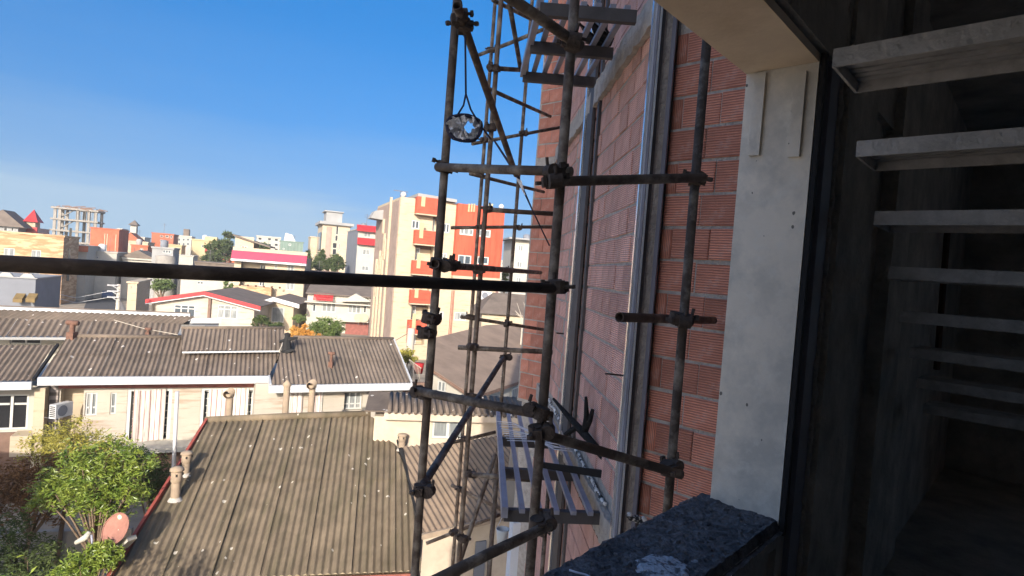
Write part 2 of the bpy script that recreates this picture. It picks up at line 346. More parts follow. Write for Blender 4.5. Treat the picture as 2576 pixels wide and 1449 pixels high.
def window(F, par, h, n=2, pane='pane', ft=0.07, d=0.0, transom=None, name='window', frame='frame', sill=False):
    u0, u1, z0, z1 = h; mb = MB(); e = .004
    b = lambda a, c, q, w: F.box(mb, a, c, q, w, d - .12, d - .04)
    b(u0 + e, u0 + ft, z0 + e, z1 - e); b(u1 - ft, u1 - e, z0 + e, z1 - e); b(u0 + ft, u1 - ft, z1 - ft, z1 - e); b(u0 + ft, u1 - ft, z0 + e, z0 + ft)
    for i in range(1, n):
        c = u0 + (u1 - u0) * i / n; b(c - ft * .6, c + ft * .6, z0 + ft, z1 - ft)
    if transom:
        zt = z0 + (z1 - z0) * transom
        for i in range(n):
            a_, c_ = u0 + (u1 - u0) * i / n, u0 + (u1 - u0) * (i + 1) / n; b(a_ + ft, c_ - ft, zt - ft * .5, zt + ft * .5)
    w = mb.build(name, M[frame], par)
    for i in range(n):
        a_, c_ = u0 + (u1 - u0) * i / n + ft * .6, u0 + (u1 - u0) * (i + 1) / n - ft * .6
        F.box(MB0 := MB(), a_, c_, z0 + ft, z1 - ft, d - .10, d - .075); MB0.build('pane', M[pane], w)
    if sill:
        s_ = MB(); F.box(s_, u0 - .05, u1 + .05, z0 - .07, z0 - .003, d - .1, d + .07); s_.build('sill', M[frame], w)
    return w

class Pl:
    """sloping plane: point, level direction az, rising away (or along up_az) at slope degrees"""
    def __init__(s, o, az, slope, up_az=None):
        s.o = V(o); a = R(az); s.e = V((math.sin(a), math.cos(a), 0))
        ua = R(up_az if up_az is not None else az - 90); sl = R(slope)
        s.g = V((math.sin(ua) * math.cos(sl), math.cos(ua) * math.cos(sl), math.sin(sl))); s.n = s.e.cross(s.g).normalized()
        if s.n.z < 0: s.n = -s.n
    def uv(s, px, py):
        dr = ray(px, py); P = dr * (s.o.dot(s.n) / dr.dot(s.n)); return (P - s.o).dot(s.e), (P - s.o).dot(s.g)
    def P(s, u, v, w=0.0): return s.o + s.e * u + s.g * v + s.n * w
def span(poly, u):
    vs_ = []
    for i in range(len(poly)):
        a, b = poly[i], poly[(i + 1) % len(poly)]
        if (a[0] - u) * (b[0] - u) <= 0 and abs(a[0] - b[0]) > 1e-9:
            vs_.append(a[1] + (b[1] - a[1]) * (u - a[0]) / (b[0] - a[0]))
    return (min(vs_), max(vs_)) if vs_ else None
def corrugated(pl, poly, par, m, pitch=.177, amp=.026, per=6, sheet=5, rows=(), name='roof_sheet', jitter=.016, stuff=False):
    """corrugated sheets over an outline (list of (u, v)); one object per sheet"""
    ua, ub = min(p[0] for p in poly), max(p[0] for p in poly); va = min(p[1] for p in poly)
    vb = max(p[1] for p in poly); cuts = [va - 1] + [va + (vb - va) * r for r in rows] + [vb + 1]
    wdt = pitch * sheet if sheet else (ub - ua + 1); u = ua; objs = []; k = 0
    rng = random.Random(int(abs(ua) * 1000) % 9999)
    while u < ub - 1e-6:
        ue = min(u + wdt, ub)
        nS = max(2, int(round((ue - u) / pitch * per)))
        for j in range(len(cuts) - 1):
            mb = MB(); prev = None; t0, t1, dz = rng.uniform(-jitter, jitter), rng.uniform(-jitter, jitter), rng.uniform(0, jitter)
            for i in range(nS + 1):
                uu = min(max(u + (ue - u) * i / nS + (.0001 if i == 0 else -.0001 if i == nS else 0), ua + 1e-4), ub - 1e-4)
                sp = span(poly, uu)
                if not sp: prev = None; continue
                lo, hi = max(sp[0], cuts[j] - (.12 if j else 0)) , min(sp[1], cuts[j + 1])
                if hi <= lo: prev = None; continue
                w = amp * math.cos(2 * math.pi * uu / pitch) + dz + (t0 if i < nS / 2 else t1) * .4 + (.014 if j else 0) * (1 if True else 0) + (.028 if i == nS else -.012 if i == 0 else 0)
                a, b = pl.P(uu, lo, w + (.012 if j else 0)), pl.P(uu, hi, w)
                if prev: mb.quad(prev[0], a, b, prev[1])
                prev = (a, b)
            if mb.f: objs.append(mb.build(name, m, par, True))
        u = ue; k += 1
    return objs

def leaves(mb, c, rad, n, size, rng, shell_=0.55, clump=0.28, aspect=0.55, nclump=None):
    """leaf-sized bent quads in clumps through an uneven volume"""
    c = V(c); nclump = nclump or max(6, n // 26)
    for _ in range(nclump):
        while True:
            d = V((rng.uniform(-1, 1), rng.uniform(-1, 1), rng.uniform(-1, 1)))
            if shell_ < d.length < 1: break
        d = V((d.x * rad[0], d.y * rad[1], d.z * rad[2])) * rng.uniform(.8, 1.12)
        cs = clump * rng.uniform(.6, 1.4)
        for _ in range(max(1, n // nclump)):
            p = c + d + V((rng.gauss(0, cs * rad[0]), rng.gauss(0, cs * rad[1]), rng.gauss(0, cs * rad[2]))) * .6
            a = V((rng.gauss(0, 1), rng.gauss(0, 1), rng.gauss(0, .6))).normalized()
            b = a.cross(V((rng.gauss(0, 1), rng.gauss(0, 1), rng.gauss(0, 1)))).normalized()
            s_ = size * rng.uniform(.6, 1.3); a *= s_; b *= s_ * aspect
            q = a.cross(b).normalized() * s_ * .18
            i = len(mb.v); mb.v += [tuple(p - a), tuple(p + b * .5 + q), tuple(p + a), tuple(p - b * .5 + q)]; mb.f.append((i, i + 1, i + 2, i + 3))
def tree(name, label, base, blobs, n, size, leaf, group=None, trunk_r=.09, cat='tree', seed=1, shell_=.5, trunk=True, clump=.28):
    rng = random.Random(seed); t = thing(name, label, cat, base, group); base = V(base)
    top = V((sum(b[0][0] for b in blobs), sum(b[0][1] for b in blobs), sum(b[0][2] for b in blobs))) / len(blobs)
    if trunk:
        mb = MB(); mid = base.lerp(top, .5) + V((rng.uniform(-.1, .1), rng.uniform(-.1, .1), 0)); mb.tube([base, mid, top], [trunk_r * 1.3, trunk_r, trunk_r * .5], 7)
        for b in blobs:
            for _ in range(3):
                e_ = V(b[0]) + V((rng.uniform(-.6, .6) * b[1][0], rng.uniform(-.6, .6) * b[1][1], rng.uniform(-.3, .6) * b[1][2]))
                mb.tube([mid, (mid + e_) / 2 + V((0, 0, .1)), e_], [trunk_r * .6, trunk_r * .35, trunk_r * .12], 5)
        mb.build('trunk', M['bark'], t, True)
    mb = MB(); tot = sum(b[1][0] * b[1][1] * b[1][2] for b in blobs) ** 1
    for b in blobs:
        leaves(mb, b[0], b[1], int(n * b[1][0] * b[1][1] * b[1][2] / tot), size, rng, shell_, clump)
    mb.build('crown', M[leaf], t)
    return t

# ================================================================== GROUND
struct(MB().quad((-2500, -400, GROUND), (2500, -400, GROUND), (2500, 4500, GROUND), (-2500, 4500, GROUND)).build('ground', M['ground']))

# ================================================================== THE UNFINISHED BUILDING WE LOOK OUT OF
def pz(px, py, z):                                # picture point on a level plane
    d = ray(px, py); return d * (z / d.z)
AZW, AZA, AZB = 42.3, -47.7, -3.3
Wd = V((math.sin(R(AZW)), math.cos(R(AZW)), 0)); Ad = V((math.sin(R(AZA)), math.cos(R(AZA)), 0)); Bd = V((math.sin(R(AZB)), math.cos(R(AZB)), 0))
J0 = D(1842, 700, 2.23); J0.z = 0                  # outer foot of the stone jamb
WF = Fac(J0, AZW)                                  # outer face d = 0, room side d > 0
REV = 0.24
ZS, ZT, ZFLOOR, ZCEIL, ZTOP = -0.80, 0.815, -1.62, 1.62, 9.6
A_r = D(1850, 700, 3.5); A_r.z = 0
uA = (A_r - J0).dot(Wd)                            # where the return wall leaves the facade
A_l = D(1640, 700, 3.86); A_l.z = 0
lenA = (A_l - J0).dot(Ad)
FA = Fac(J0 + Wd * uA, AZA); FA.n = -FA.n if FA.n.dot(-J0) < 0 else FA.n
B_0 = D(1600, 700, 3.95); B_0.z = 0
FB = Fac(B_0, AZB); FB.n = V((-math.cos(R(AZB)), math.sin(R(AZB)), 0))
LB = 5.0
C_0 = B_0 + Bd * LB
FC = Fac(C_0, AZA); FC.n = V((-math.cos(R(AZA)), math.sin(R(AZA)), 0)); FC.n = FC.n if FC.n.dot(-C_0) > 0 else -FC.n
LC = 0.42

bld = thing('unfinished_building', 'unfinished building of raw clay block and concrete with an open stone-framed window', 'building', (J0.x, J0.y, GROUND))
foot = [J0 - Wd * 4.2, J0 + Wd * uA, J0 + Wd * uA + Ad * (lenA - .02), B_0 + V((.10, 0, 0)), C_0 + V((.10, 0, 0)),
        C_0 + Ad * LC + Wd * .10, C_0 + Ad * LC + Wd * 3.2, C_0 + Ad * LC + Wd * 3.2 - Ad * 11, J0 - Wd * 4.2 - Ad * 7]
foot_in = [foot[0], foot[1] - Ad * .0, foot[1] + Ad * (lenA - .02) + Wd * .06 - Ad * 0, *foot[3:]]
foot_in[1] = foot[1] + Wd * .12
foot_in[2] = foot[2] + Wd * .12
at = lambda ps, z: [V((p.x, p.y, z)) for p in ps]
MB().prism(at(foot_in, ZCEIL + .22), (0, 0, ZTOP - ZCEIL - .22)).build('upper_storeys', M['mortar'], bld)
MB().prism(at(foot_in, GROUND), (0, 0, ZFLOOR - .2 - GROUND)).build('lower_storeys', M['mortar'], bld)
# floor and ceiling slabs; the room side
MB().prism(at(foot_in, ZFLOOR - .2), (0, 0, .2)).build('floor_slab', M['darkconc'], bld)
MB().prism(at(foot_in, ZCEIL), (0, 0, .22)).build('ceiling_slab', M['darkconc'], bld)
mb = MB(); WF.box(mb, -4.2, 0.02, ZFLOOR, ZS - .06, 0.02, REV - .03); mb.build('parapet_wall', M['darkconc'], bld)
mb = MB(); WF.box(mb, -4.2, uA, ZT + .04, ZCEIL, 0.0, REV + .02); mb.build('lintel', M['darkconc'], bld)
mb = MB(); WF.box(mb, 0.035, uA + .1, ZFLOOR, ZT + .04, 0.0, REV - .01); mb.build('window_pier', M['darkconc'], bld)
mb = MB()
fl = at(foot_in, 0)
def solid(a, b, th, z0, z1, sgn=1):
    d = (b - a).normalized(); n = V((d.y, -d.x, 0)) * sgn
    mb.hexa([V((p.x, p.y, z)) for z in (z0, z1) for p in (a, b, b + n * th, a + n * th)])
solid(J0 + Wd * uA + Wd * .12, J0 + Wd * (uA + .12) + Ad * (lenA - .03), .25, ZFLOOR, ZCEIL)
solid(B_0 + V((.10, 0, 0)), C_0 + V((.10, .3, 0)), .25, ZFLOOR, ZCEIL)
solid(C_0 + Wd * .10, C_0 + Ad * LC + Wd * .10, .2, ZFLOOR, ZCEIL)
solid(foot[0] - Ad * 7, foot[0] - Ad * .3, .2, ZFLOOR, ZCEIL)
solid(foot[8] - V((0, 0, 0)), foot[7], .2, ZFLOOR, ZCEIL, -1)
solid(foot[6], foot[5], .2, ZFLOOR, ZCEIL, -1)
solid(J0 + Wd * (uA + .12) + Ad * (lenA - .03), B_0 + V((.1, 0, 0)), .2, ZFLOOR, ZCEIL)
mb.build('storey_wall', M['darkconc'], bld)
# far wall of the stair hall and pilasters on the window wall, seen at a grazing angle
mb = MB(); WF.box(mb, 5.2, 5.4, ZFLOOR, ZCEIL, .12, 1.9); mb.build('hall_end_wall', M['darkconc'], bld)
mb = MB(); WF.box(mb, uA + .1, 5.2, ZFLOOR, ZCEIL, REV - .05, REV - .012); mb.build('window_wall', M['darkconc'], bld)
M['pilaster'] = mat('grimy_plaster', (.46, .43, .38), .95, .35, 4, .9, 40)
for x0, x1, pr, m in ((2072, 2148, .035, 'pilaster'), (2203, 2246, .06, 'pilaster'), (2262, 2300, .03, 'pilaster')):
    a_, b_ = WF.uv(x0, 700, REV)[0], WF.uv(x1, 700, REV)[0]
    mb = MB(); WF.box(mb, a_, b_, ZFLOOR, ZCEIL, REV - .012, REV + pr); mb.build('pilaster', M[m], bld)
a_, b_ = WF.uv(2038, 700, REV)[0], WF.uv(2061, 700, REV)[0]
mb = MB(); WF.box(mb, a_, b_, ZFLOOR + .3, ZCEIL - .02, REV - .01, REV + .012); mb.build('door_channel', M['purple'], bld)
# ragged mortar line beside the channel
mb = MB(); rng = random.Random(3); pts = []; z = ZFLOOR
while z < ZCEIL:
    pts.append(WF.P(b_ + rng.uniform(0, .018), z, REV + .012)); z += .035
mb.tube(pts, [rng.uniform(.006, .017) for _ in pts], 6); mb.build('mortar_bead', M['mortar'], bld, True)

# --- stone reveal: jamb, soffit, strips
mb = MB(); WF.box(mb, 0, .03, ZS - .04, ZT + .03, -.012, REV); mb.build('stone_jamb', M['stone'], bld)
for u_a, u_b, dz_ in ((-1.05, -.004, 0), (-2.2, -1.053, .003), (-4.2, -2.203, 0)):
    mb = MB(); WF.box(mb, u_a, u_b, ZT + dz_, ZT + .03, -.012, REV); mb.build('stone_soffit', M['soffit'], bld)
for x0, x1, y0, y1 in ((1896, 1924, 188, 392), (1996, 2024, 184, 396)):
    # strips lie on the face u = 0, running vertically
    def onj(px, py):
        d = ray(px, py); P = d * (J0.dot(Wd) / d.dot(Wd)); return (P - J0).dot(WF.n), P.z
    d0, zt = onj((x0 + x1) / 2 + 3, y0); d1, zb = onj((x0 + x1) / 2 - 9, y1)
    w = .020
    dm = (d0 + d1) / 2
    mb = MB(); mb.hexa([J0 + Wd * uu + WF.n * dd + V((0, 0, zz)) for uu in (-.014, -.001) for dd, zz in ((dm - w, zb), (dm + w, zb), (dm + w, zt), (dm - w, zt))])
    mb.build('stone_strip', M['stone'], bld)
mb = MB(); WF.box(mb, .0, .028, ZS - .05, ZT + .03, REV + .004, REV + .02); mb.build('slot_shade_strip', M['black'], bld)  # black strip for the open slot; its shade is put into colour

# --- sill: rough dark mortar bed
mb = MB(); rng = random.Random(11); nu, nd = 170, 26; u_0, u_1, d_0, d_1 = -3.2, .035, -.085, REV + .02
ph = [(rng.uniform(3, 60), rng.uniform(3, 60), rng.uniform(0, 6), rng.uniform(.2, 1)) for _ in range(14)]
def rough(u, d): return sum(a[3] * math.sin(a[0] * u + a[2]) * math.sin(a[1] * d + a[2] * 2) for a in ph) * .0016 + rng.uniform(-.0035, .0035)
for i in range(nu + 1):
    for j in range(nd + 1):
        u = u_0 + (u_1 - u_0) * i / nu; d = d_0 + (d_1 - d_0) * j / nd
        z = ZS + rough(u, d); e = min(j, nd - j)
        if j < 2: z -= (.05, .012)[j] + rng.uniform(0, .012); d += rng.uniform(-.012, .012)
        if j > nd - 2: z -= .035
        p = WF.P(u, z, d); mb.v.append(tuple(p))
for i in range(nu):
    for j in range(nd):
        a_ = i * (nd + 1) + j; mb.f.append((a_, a_ + 1, a_ + nd + 2, a_ + nd + 1))
sill = mb.build('sill', M['sill'], bld)
mb = MB(); WF.box(mb, -3.2, .03, ZS - .09, ZS - .03, -.07, REV + .005); mb.build('sill_bed', M['mortar'], bld)
gp = [pz(x, y, ZS + .006) for x, y in ((1588, 1404), (1640, 1386), (1700, 1394), (1742, 1420), (1745, 1452), (1690, 1470), (1640, 1462), (1600, 1432))]
c = sum(gp, V((0, 0, 0))) / len(gp); mb = MB(); rng = random.Random(5)
rings = [[c + (p - c) * k + V((rng.uniform(-.004, .004), rng.uniform(-.004, .004), (1 - k * k) * .003 - (.010 if k == 1 else 0))) for q, p in enumerate([gp[i // 3].lerp(gp[(i // 3 + 1) % 8], (i % 3) / 3) for i in range(24)])] for k in (.15, .45, .75, 1)]
for ri in range(3):
    for i in range(24): mb.quad(rings[ri][i], rings[ri][(i + 1) % 24], rings[ri + 1][(i + 1) % 24], rings[ri + 1][i])
mb.quad(*rings[0]); solo(mb, 'gypsum_patch', 'pale patch of spilled gypsum on the dark mortar sill', 'gypsum', M['gypsum'], smooth=True)
# lumps of mortar along the outer edge, foam by the steel corner
mb = MB(); rng = random.Random(9)
for _ in range(260):
    p = WF.P(rng.uniform(-2.4, 0), ZS + .004 + rng.uniform(-.006, .004), rng.uniform(-.055, REV - .01)); s_ = rng.uniform(.002, .006)
    mb.box(p, (s_, s_ * rng.uniform(-.5, .5), 0), (s_ * rng.uniform(-.4, .4), s_ * .8, 0), (0, s_ * .2, s_ * .7))
o = mb.build('mortar_crumbs', M['sill']); tag(o, 'dark mortar crumbs scattered over the window sill', 'crumbs', kind='stuff')
mb = MB(); p = [pz(x, y, ZS + .012) for x, y in ((1432, 1434), (1450, 1440), (1475, 1446), (1500, 1462))]
solo(MB().tube(p, .003, 6), 'wire_offcut', 'short bent white wire at the outer edge of the sill', 'wire', M['wire'])

# --- block walls
def brick_mesh(w, h, dp, m, name):
    mb = MB(); b = .004; x, y, z = w / 2, dp / 2, h / 2
    mb.box((0, 0, 0), (x - b, 0, 0), (0, y, 0), (0, 0, z - b))
    mb.hexa([(-x, -y + b, -z), (x, -y + b, -z), (x, y, -z), (-x, y, -z), (-x, -y + b, z), (x, -y + b, z), (x, y, z), (-x, y, z)])
    me = bpy.data.meshes.new(name); me.from_pydata(mb.v, [], mb.f); me.materials.append(m); return me
BM = {k: brick_mesh(w, .189, .1, M[m], 'brick') for k, (w, m) in
      dict(full=(.248, 'brick'), half=(.074, 'brickv'), mid=(.115, 'brick'), B=(.248, 'brickb'), Bh=(.118, 'brickb')).items()}
def place_brick(par, F, u, z, kind, rng, name='brick'):
    o = bpy.data.objects.new(name, BM[kind]); COL.objects.link(o); o.parent = par
    z += rng.uniform(-.003, .003)
    p = F.P(u, z, -.05 + rng.uniform(-.005, .004) - (.004 if rng.random() < .06 else 0)) - V(par['_o']); o.location = p
    o.rotation_euler = (rng.uniform(-.006, .006), rng.uniform(-.008, .008), math.atan2(-F.n.x, F.n.y) + math.pi + rng.uniform(-.008, .008))
    return o
def joint_back(F, par, u0, u1, z0, z1, back=.009):
    mb = MB(); F.box(mb, u0, u1, z0, z1, -.09, -back); return mb.build('mortar', M['mortar'], par)
CH, CW = .209, .253
rng = random.Random(21)
wa = thing('brick_wall', 'narrow wall of ribbed red clay blocks between steel angle and stone jamb', 'brick wall', FA.P(.5, GROUND, 0))
u_end = lenA - .035
for k in range(-11, 10):
    z = k * CH + .06; x = u_end; first = True
    if ZCEIL + .02 < z: continue
    while x > -.02:
        kind = 'half' if (first and k % 2) else 'full'; w = .078 if kind == 'half' else CW
        place_brick(wa, FA, x - w / 2, z, kind, rng); x -= w; first = False
joint_back(FA, wa, -.02, u_end, -11 * CH - .05, 9 * CH + .17)
wb = thing('brick_wall', 'long clay block facade running away behind the scaffold', 'brick wall', FB.P(2.5, GROUND, 0))
for k in range(-8, 9):
    z = k * CH + .03; x = -.02 if k % 2 else -.14
    if z > ZCEIL + .10 or z < ZFLOOR + .02: continue
    while x < LB:
        if 3.02 < x + CW / 2 < 3.16: x += .14; continue
        place_brick(wb, FB, x + CW / 2, z, 'B', rng); x += CW
joint_back(FB, wb, -.15, LB, -22 * CH, 26 * CH)
# bricks of the storeys above and below: one joined mass
mb = MB()
for k in list(range(-22, -8)) + list(range(9, 26)):
    z = k * CH + (.03 if k < 0 else .08); x = -.02 if k % 2 else -.14
    if ZFLOOR - .42 < z < ZFLOOR: continue
    while x < LB: FB.box(mb, x + .006, x + CW - .006, z - .097, z + .097, -.06, rng.uniform(-.003, .003)); x += CW
tag(mb.build('distant_bricks', M['brickb'], wb), kind='stuff')
wc = thing('brick_wall', 'short clay block end wall seen face on behind the inner scaffold post', 'brick wall', FC.P(.2, GROUND, 0))
for k in range(-9, 22):
    z = k * CH + .04
    if abs(z - (ZCEIL + .05)) < .15: continue
    x = 0 if k % 2 else -.1
    while x < LC - .03:
        a_, b_ = max(x, 0), min(x + CW, LC); kk = 'c%d' % round((b_ - a_) * 1000)
        if kk not in BM: BM[kk] = brick_mesh(b_ - a_ - .006, .189, .1, M['brick'], 'brick')
        place_brick(wc, FC, (a_ + b_) / 2, z, kk, rng); x += CW
joint_back(FC, wc, 0, LC + .02, -9 * CH - .1, 22 * CH)
# slab edges with ragged mortar, pale caulk above
for zc, th in ((ZCEIL + .2, .2), (ZFLOOR - .13, .22)):
    mb = MB(); rng = random.Random(int(zc * 10) + 40); n = 90; prev = None
    for i in range(n + 1):
        u = -.1 + (LB + .1) * i / n; t, b = zc + th / 2 + rng.uniform(-.012, .012), zc - th / 2 + rng.uniform(-.02, .012); q = .045 + rng.uniform(-.006, .008)
        r_ = (FB.P(u, t, .0), FB.P(u, t, q), FB.P(u, b, q), FB.P(u, b, 0))
        if prev:
            for j in range(3): mb.quad(prev[j], r_[j], r_[j + 1], prev[j + 1])
        prev = r_
    mb.build('slab_edge', M['mortar'], bld, True)
    mb = MB(); pts = [FB.P(.25 + (LB - .4) * i / 60, zc + th / 2 + .03 + rng.uniform(-.015, .02), .02) for i in range(61)]
    mb.tube(pts, [rng.uniform(.006, .02) for _ in pts], 7); mb.build('caulk_strip', M['foam'] if zc < 0 else M['pole'], bld, True)
# steel: angle on the return wall, galvanised studs, columns
x_ = D(1644, 700, 3.80)
mb = MB(); mb.box((x_.x, x_.y, .2), Ad * .017, (-.004, -.003, 0), (0, 0, 2.6)); mb.build('steel_angle', M['purple'], bld)
mb = MB(); q = D(1628, 700, 3.93); mb.box((q.x, q.y, .2), (.045, 0, 0), (0, .03, 0), (0, 0, 3.4)); mb.build('steel_column', M['frameSteel'], bld)
for i, (x, Yd, hw, m) in enumerate(((1592, 3.80, .011, 'galv'), (1600, 3.78, .008, 'slat'), (1608, 3.77, .007, 'galv'), (1614, 3.80, .014, 'frameSteel'))):
    q = D(x, 700, Yd); mb = MB(); mb.box((q.x, q.y, .1), (hw, 0, 0), (0, .02, 0), (0, 0, 4.0)); mb.build('galvanised_stud', M[m], bld)
for px_, hw, m, off in ((1441, .010, 'galv', .05), (1454, .038, 'frameSteel', .03), (1474, .010, 'frameSteel', .012)):
    uu = FB.uv(px_, 700, off)[0]; q = FB.P(uu, 0, off)
    mb = MB(); mb.box((q.x, q.y, .3), FB.n * .014, Bd * (hw * 4), (0, 0, 5.0)); mb.build('facade_post', M[m], bld)
# rebar stubs sticking out of the studs
for (xa, ya, xb, yb, Yd) in ((1523, 940, 1572, 945, 3.8), (1400, 838, 1433, 840, 7.0)):
    solo(MB().tube([D(xa, ya, Yd - .05), D(xb, yb, Yd)], .006 if Yd < 5 else .009, 6), 'rebar_stub', 'short dark rebar stub poking out of the near galvanised studs' if Yd < 5 else 'short rebar stub poking from the farther facade post', 'rebar', M['steeldark'])
# foam by the foot of the angle, plus one blob higher
for n_, (x, y, Yd, w, h, lab) in enumerate(((1602, 1292, 3.4, .036, .13, 'white foam blob at the foot of the steel angle by the sill'),)):
    c = D(x, y, Yd); rng = random.Random(n_); mb = MB()
    for k in range(9):
        p = c + V(((k / 8 - .5) * .085, 0, -.03 - .02 * k / 8 + rng.uniform(-.012, .02))); s_ = rng.uniform(.014, .022)
        mb.lathe(p, [(0.001, -s_), (s_ * .8, -s_ * .6), (s_, 0), (s_ * .7, s_ * .7), (0.001, s_)], 8)
    solo(mb, 'foam_blob', lab, 'foam', M['foam'], smooth=True)

# --- steel balcony frames, same on this floor and the one above
def balcony(label, z, FL, FR, BL, beams, nsl, hb, name='steel_balcony'):
    t = thing(name, label, 'balcony frame', (FL.x, FL.y, z), 'steel balcony frames on the facade')
    ax, ay = FR - FL, BL - FL
    for f in beams:
        p, q = FL + ay * f, FR + ay * f
        MB().bar(p, q, .05, hb).build('beam', M['frameSteel'], t)
    for i in range(nsl):
        k = i / (nsl - .35); o_ = V((0, 0, hb / 2 + (.018 if i else .004)))
        MB().bar(FL + ax * k + o_ - ay * .01, BL + ax * k + o_, .046 if i == 0 else .040, .075 if i == 0 else .030).build('side_rail' if i == 0 else 'slat', M['slat'], t)
    return t
zl = -1.72
FL, FR, BL = pz(1268, 1302, zl), pz(1552, 1312, zl), pz(1252, 1052, zl)
balcony('steel balcony frame with bare slats hung below the sill level', zl, FL, FR, BL, (0.02, .33, .66), 7, .085)
zu = 1.80
FLu, FRu, BLu = pz(1358, 25, zu), pz(1600, 45, zu), pz(1314, 197, zu)
balcony('steel balcony frame overhead seen from below against the sky', zu, FLu, FRu, BLu, (0.0, .47, .97), 7, .085)
M['slatd'] = M['frameSteel']

# --- stair inside
st = thing('staircase', 'bare steel staircase with slotted treads in the dark hall', 'staircase', D(2400, 1400, 2.6))
T1 = D(2097, 123, 1.70)
for k in range(0, 8):
    p = T1 + V((.236, .26, 0)) * k; p.z = T1.z - .186 * k
    L = -Ad; e1 = p + L * 1.15; dp = .27
    mb = MB()
    lip = .052
    mb.hexa([p, e1, e1 + Wd * .008, p + Wd * .008, *[q - V((0, 0, lip)) for q in (p, e1, e1 + Wd * .008, p + Wd * .008)]])
    a0, a1 = p + Wd * dp, e1 + Wd * dp
    mb.hexa([a0, a1, a1 - Wd * .008, a0 - Wd * .008, *[q - V((0, 0, lip)) for q in (a0, a1, a1 - Wd * .008, a0 - Wd * .008)]])
    b0 = p + Wd * .009; b1 = p + Wd * (dp - .009)
    mb.hexa([b0, b1, b1 + L * .008, b0 + L * .008, *[q - V((0, 0, lip)) for q in (b0, b1, b1 + L * .008, b0 + L * .008)]])
    tr = mb.build('tread', M['tread'], st)
    mb = MB()
    for j in range(6):
        q = p + Wd * (.012 + j * .043) + L * .01 - V((0, 0, .004)); mb.hexa([q, q + L * 1.1, q + L * 1.1 + Wd * .030, q + Wd * .030, *[w - V((0, 0, .016)) for w in (q, q + L * 1.1, q + L * 1.1 + Wd * .030, q + Wd * .030)]])
    mb.build('grating', M['tread'], tr)
p = T1 - Ad * 1.16; q = p + V((.236, .26, 0)) * 12; q.z = ZFLOOR + .02
MB().bar(p + V((0, 0, -.05)) , q, .05, .22).build('stringer', M['frameSteel'], st)
solo(MB().tube([D(2356, 930, 4.6), D(2385, 560, 4.6)], .022, 8), 'standpipe', 'thin reddish pipe standing behind the stair treads', 'pipe', M['rustpipe'])

# ================================================================== SCAFFOLD
sc = thing('scaffold', 'rusty tube scaffold standing against the unfinished building', 'scaffold', (0, 3.0, GROUND))
def T(a, b, ya, yb, r=.0225, open_=False, m_='steel'):
    p, q = D(a[0], a[1], ya), D(b[0], b[1], yb)
    mb = MB()
    rng_ = random.Random(int(a[0] * 7 + a[1]))
    if open_: mb.pipe(p, q, r, 14)
    else: mb.tube([p, (p + q) / 2 + V((rng_.uniform(-.004, .004), 0, rng_.uniform(-.004, .004))), q], r, 14 if min(ya, yb) < 4 else 9)
    return mb.build('tube', M[m_], sc, True)
def post(x, y, Yd, z0, z1, r=.0225, n=14, mtl='steel'):
    p = D(x, y, Yd); return MB().tube([(p.x, p.y, z0), (p.x, p.y, (z0 + z1) / 2), (p.x, p.y, z1)], r, n).build('tube', M[mtl], sc, True)
post(1098, 700, 3.2, GROUND, 6.5)
post(1391, 700, 2.65, GROUND, 6.5)
post(1728, 700, 2.85, -4.0, D(1785, 60, 2.85).z)
post(1208, 700, 5.5, GROUND, 7); post(1193, 700, 7.4, GROUND, 7, n=9); post(1285, 700, 7.4, GROUND, 7, n=9)
post(1242, 1300, 6.3, GROUND, -2.2, n=9); post(1368, 1380, 6.0, GROUND, -2.0, n=9)
T((1100, 420), (1436, 432), 3.16, 2.58)
T((1372, 457), (1772, 447), 2.58, 2.78, open_=True)
T((-1871.2, 572.23), (1420, 727), 1.0206, 2.58, m_='steelblack')
T((1094, 664), (1112, 668), 3.05, 3.3, open_=True)
T((1112, 667), (1360, 686), 3.3, 7.2)
T((1050, 984), (1385, 1047), 3.14, 2.6)
T((1336, 1084), (1714, 1194), 2.56, 2.78, open_=True)
T((1558, 798), (1795, 806), 2.62, 3.45, open_=True)
T((1230, -40), (1462, 118), 2.3, 2.56)
T((1150, 14), (1298, 440), 2.95, 5.0, open_=True)
T((1060, 1478), (1382, 1322), 2.15, 2.58)
T((1050, 1243), (1268, 898), 3.05, 5.6, open_=True)
for a, b, ya, yb in (((1246, 172), (1312, 176), 5.5, 6.0), ((1203, 139), (1372, 72), 7.3, 6.6), ((1226, 222), (1384, 293), 6.0, 8.4), ((1188, 362), (1412, 320), 7.3, 8.3),
                     ((1183, 437), (1368, 483), 7.0, 8.5), ((1222, 527), (1392, 538), 5.45, 5.7), ((1135, 573), (1392, 571), 7.35, 7.9), ((1160, 797), (1366, 829), 7.0, 8.0),
                     ((1153, 874), (1390, 886), 5.45, 5.3), ((1178, 1193), (1335, 1207), 5.45, 5.2), ((1135, 1220), (1262, 1282), 7.3, 7.0), ((1118, 1118), (1246, 1087), 7.3, 7.6),
                     ((1072, 1367), (1262, 1293), 7.3, 7.6), ((1282, 10), (1310, 176), 5.0, 6.0), ((1246, 1142), (1150, 1434), 6.0, 5.6), ((1240, 0), (1384, 72), 6.2, 7.6)):
    T(a, b, ya, yb)
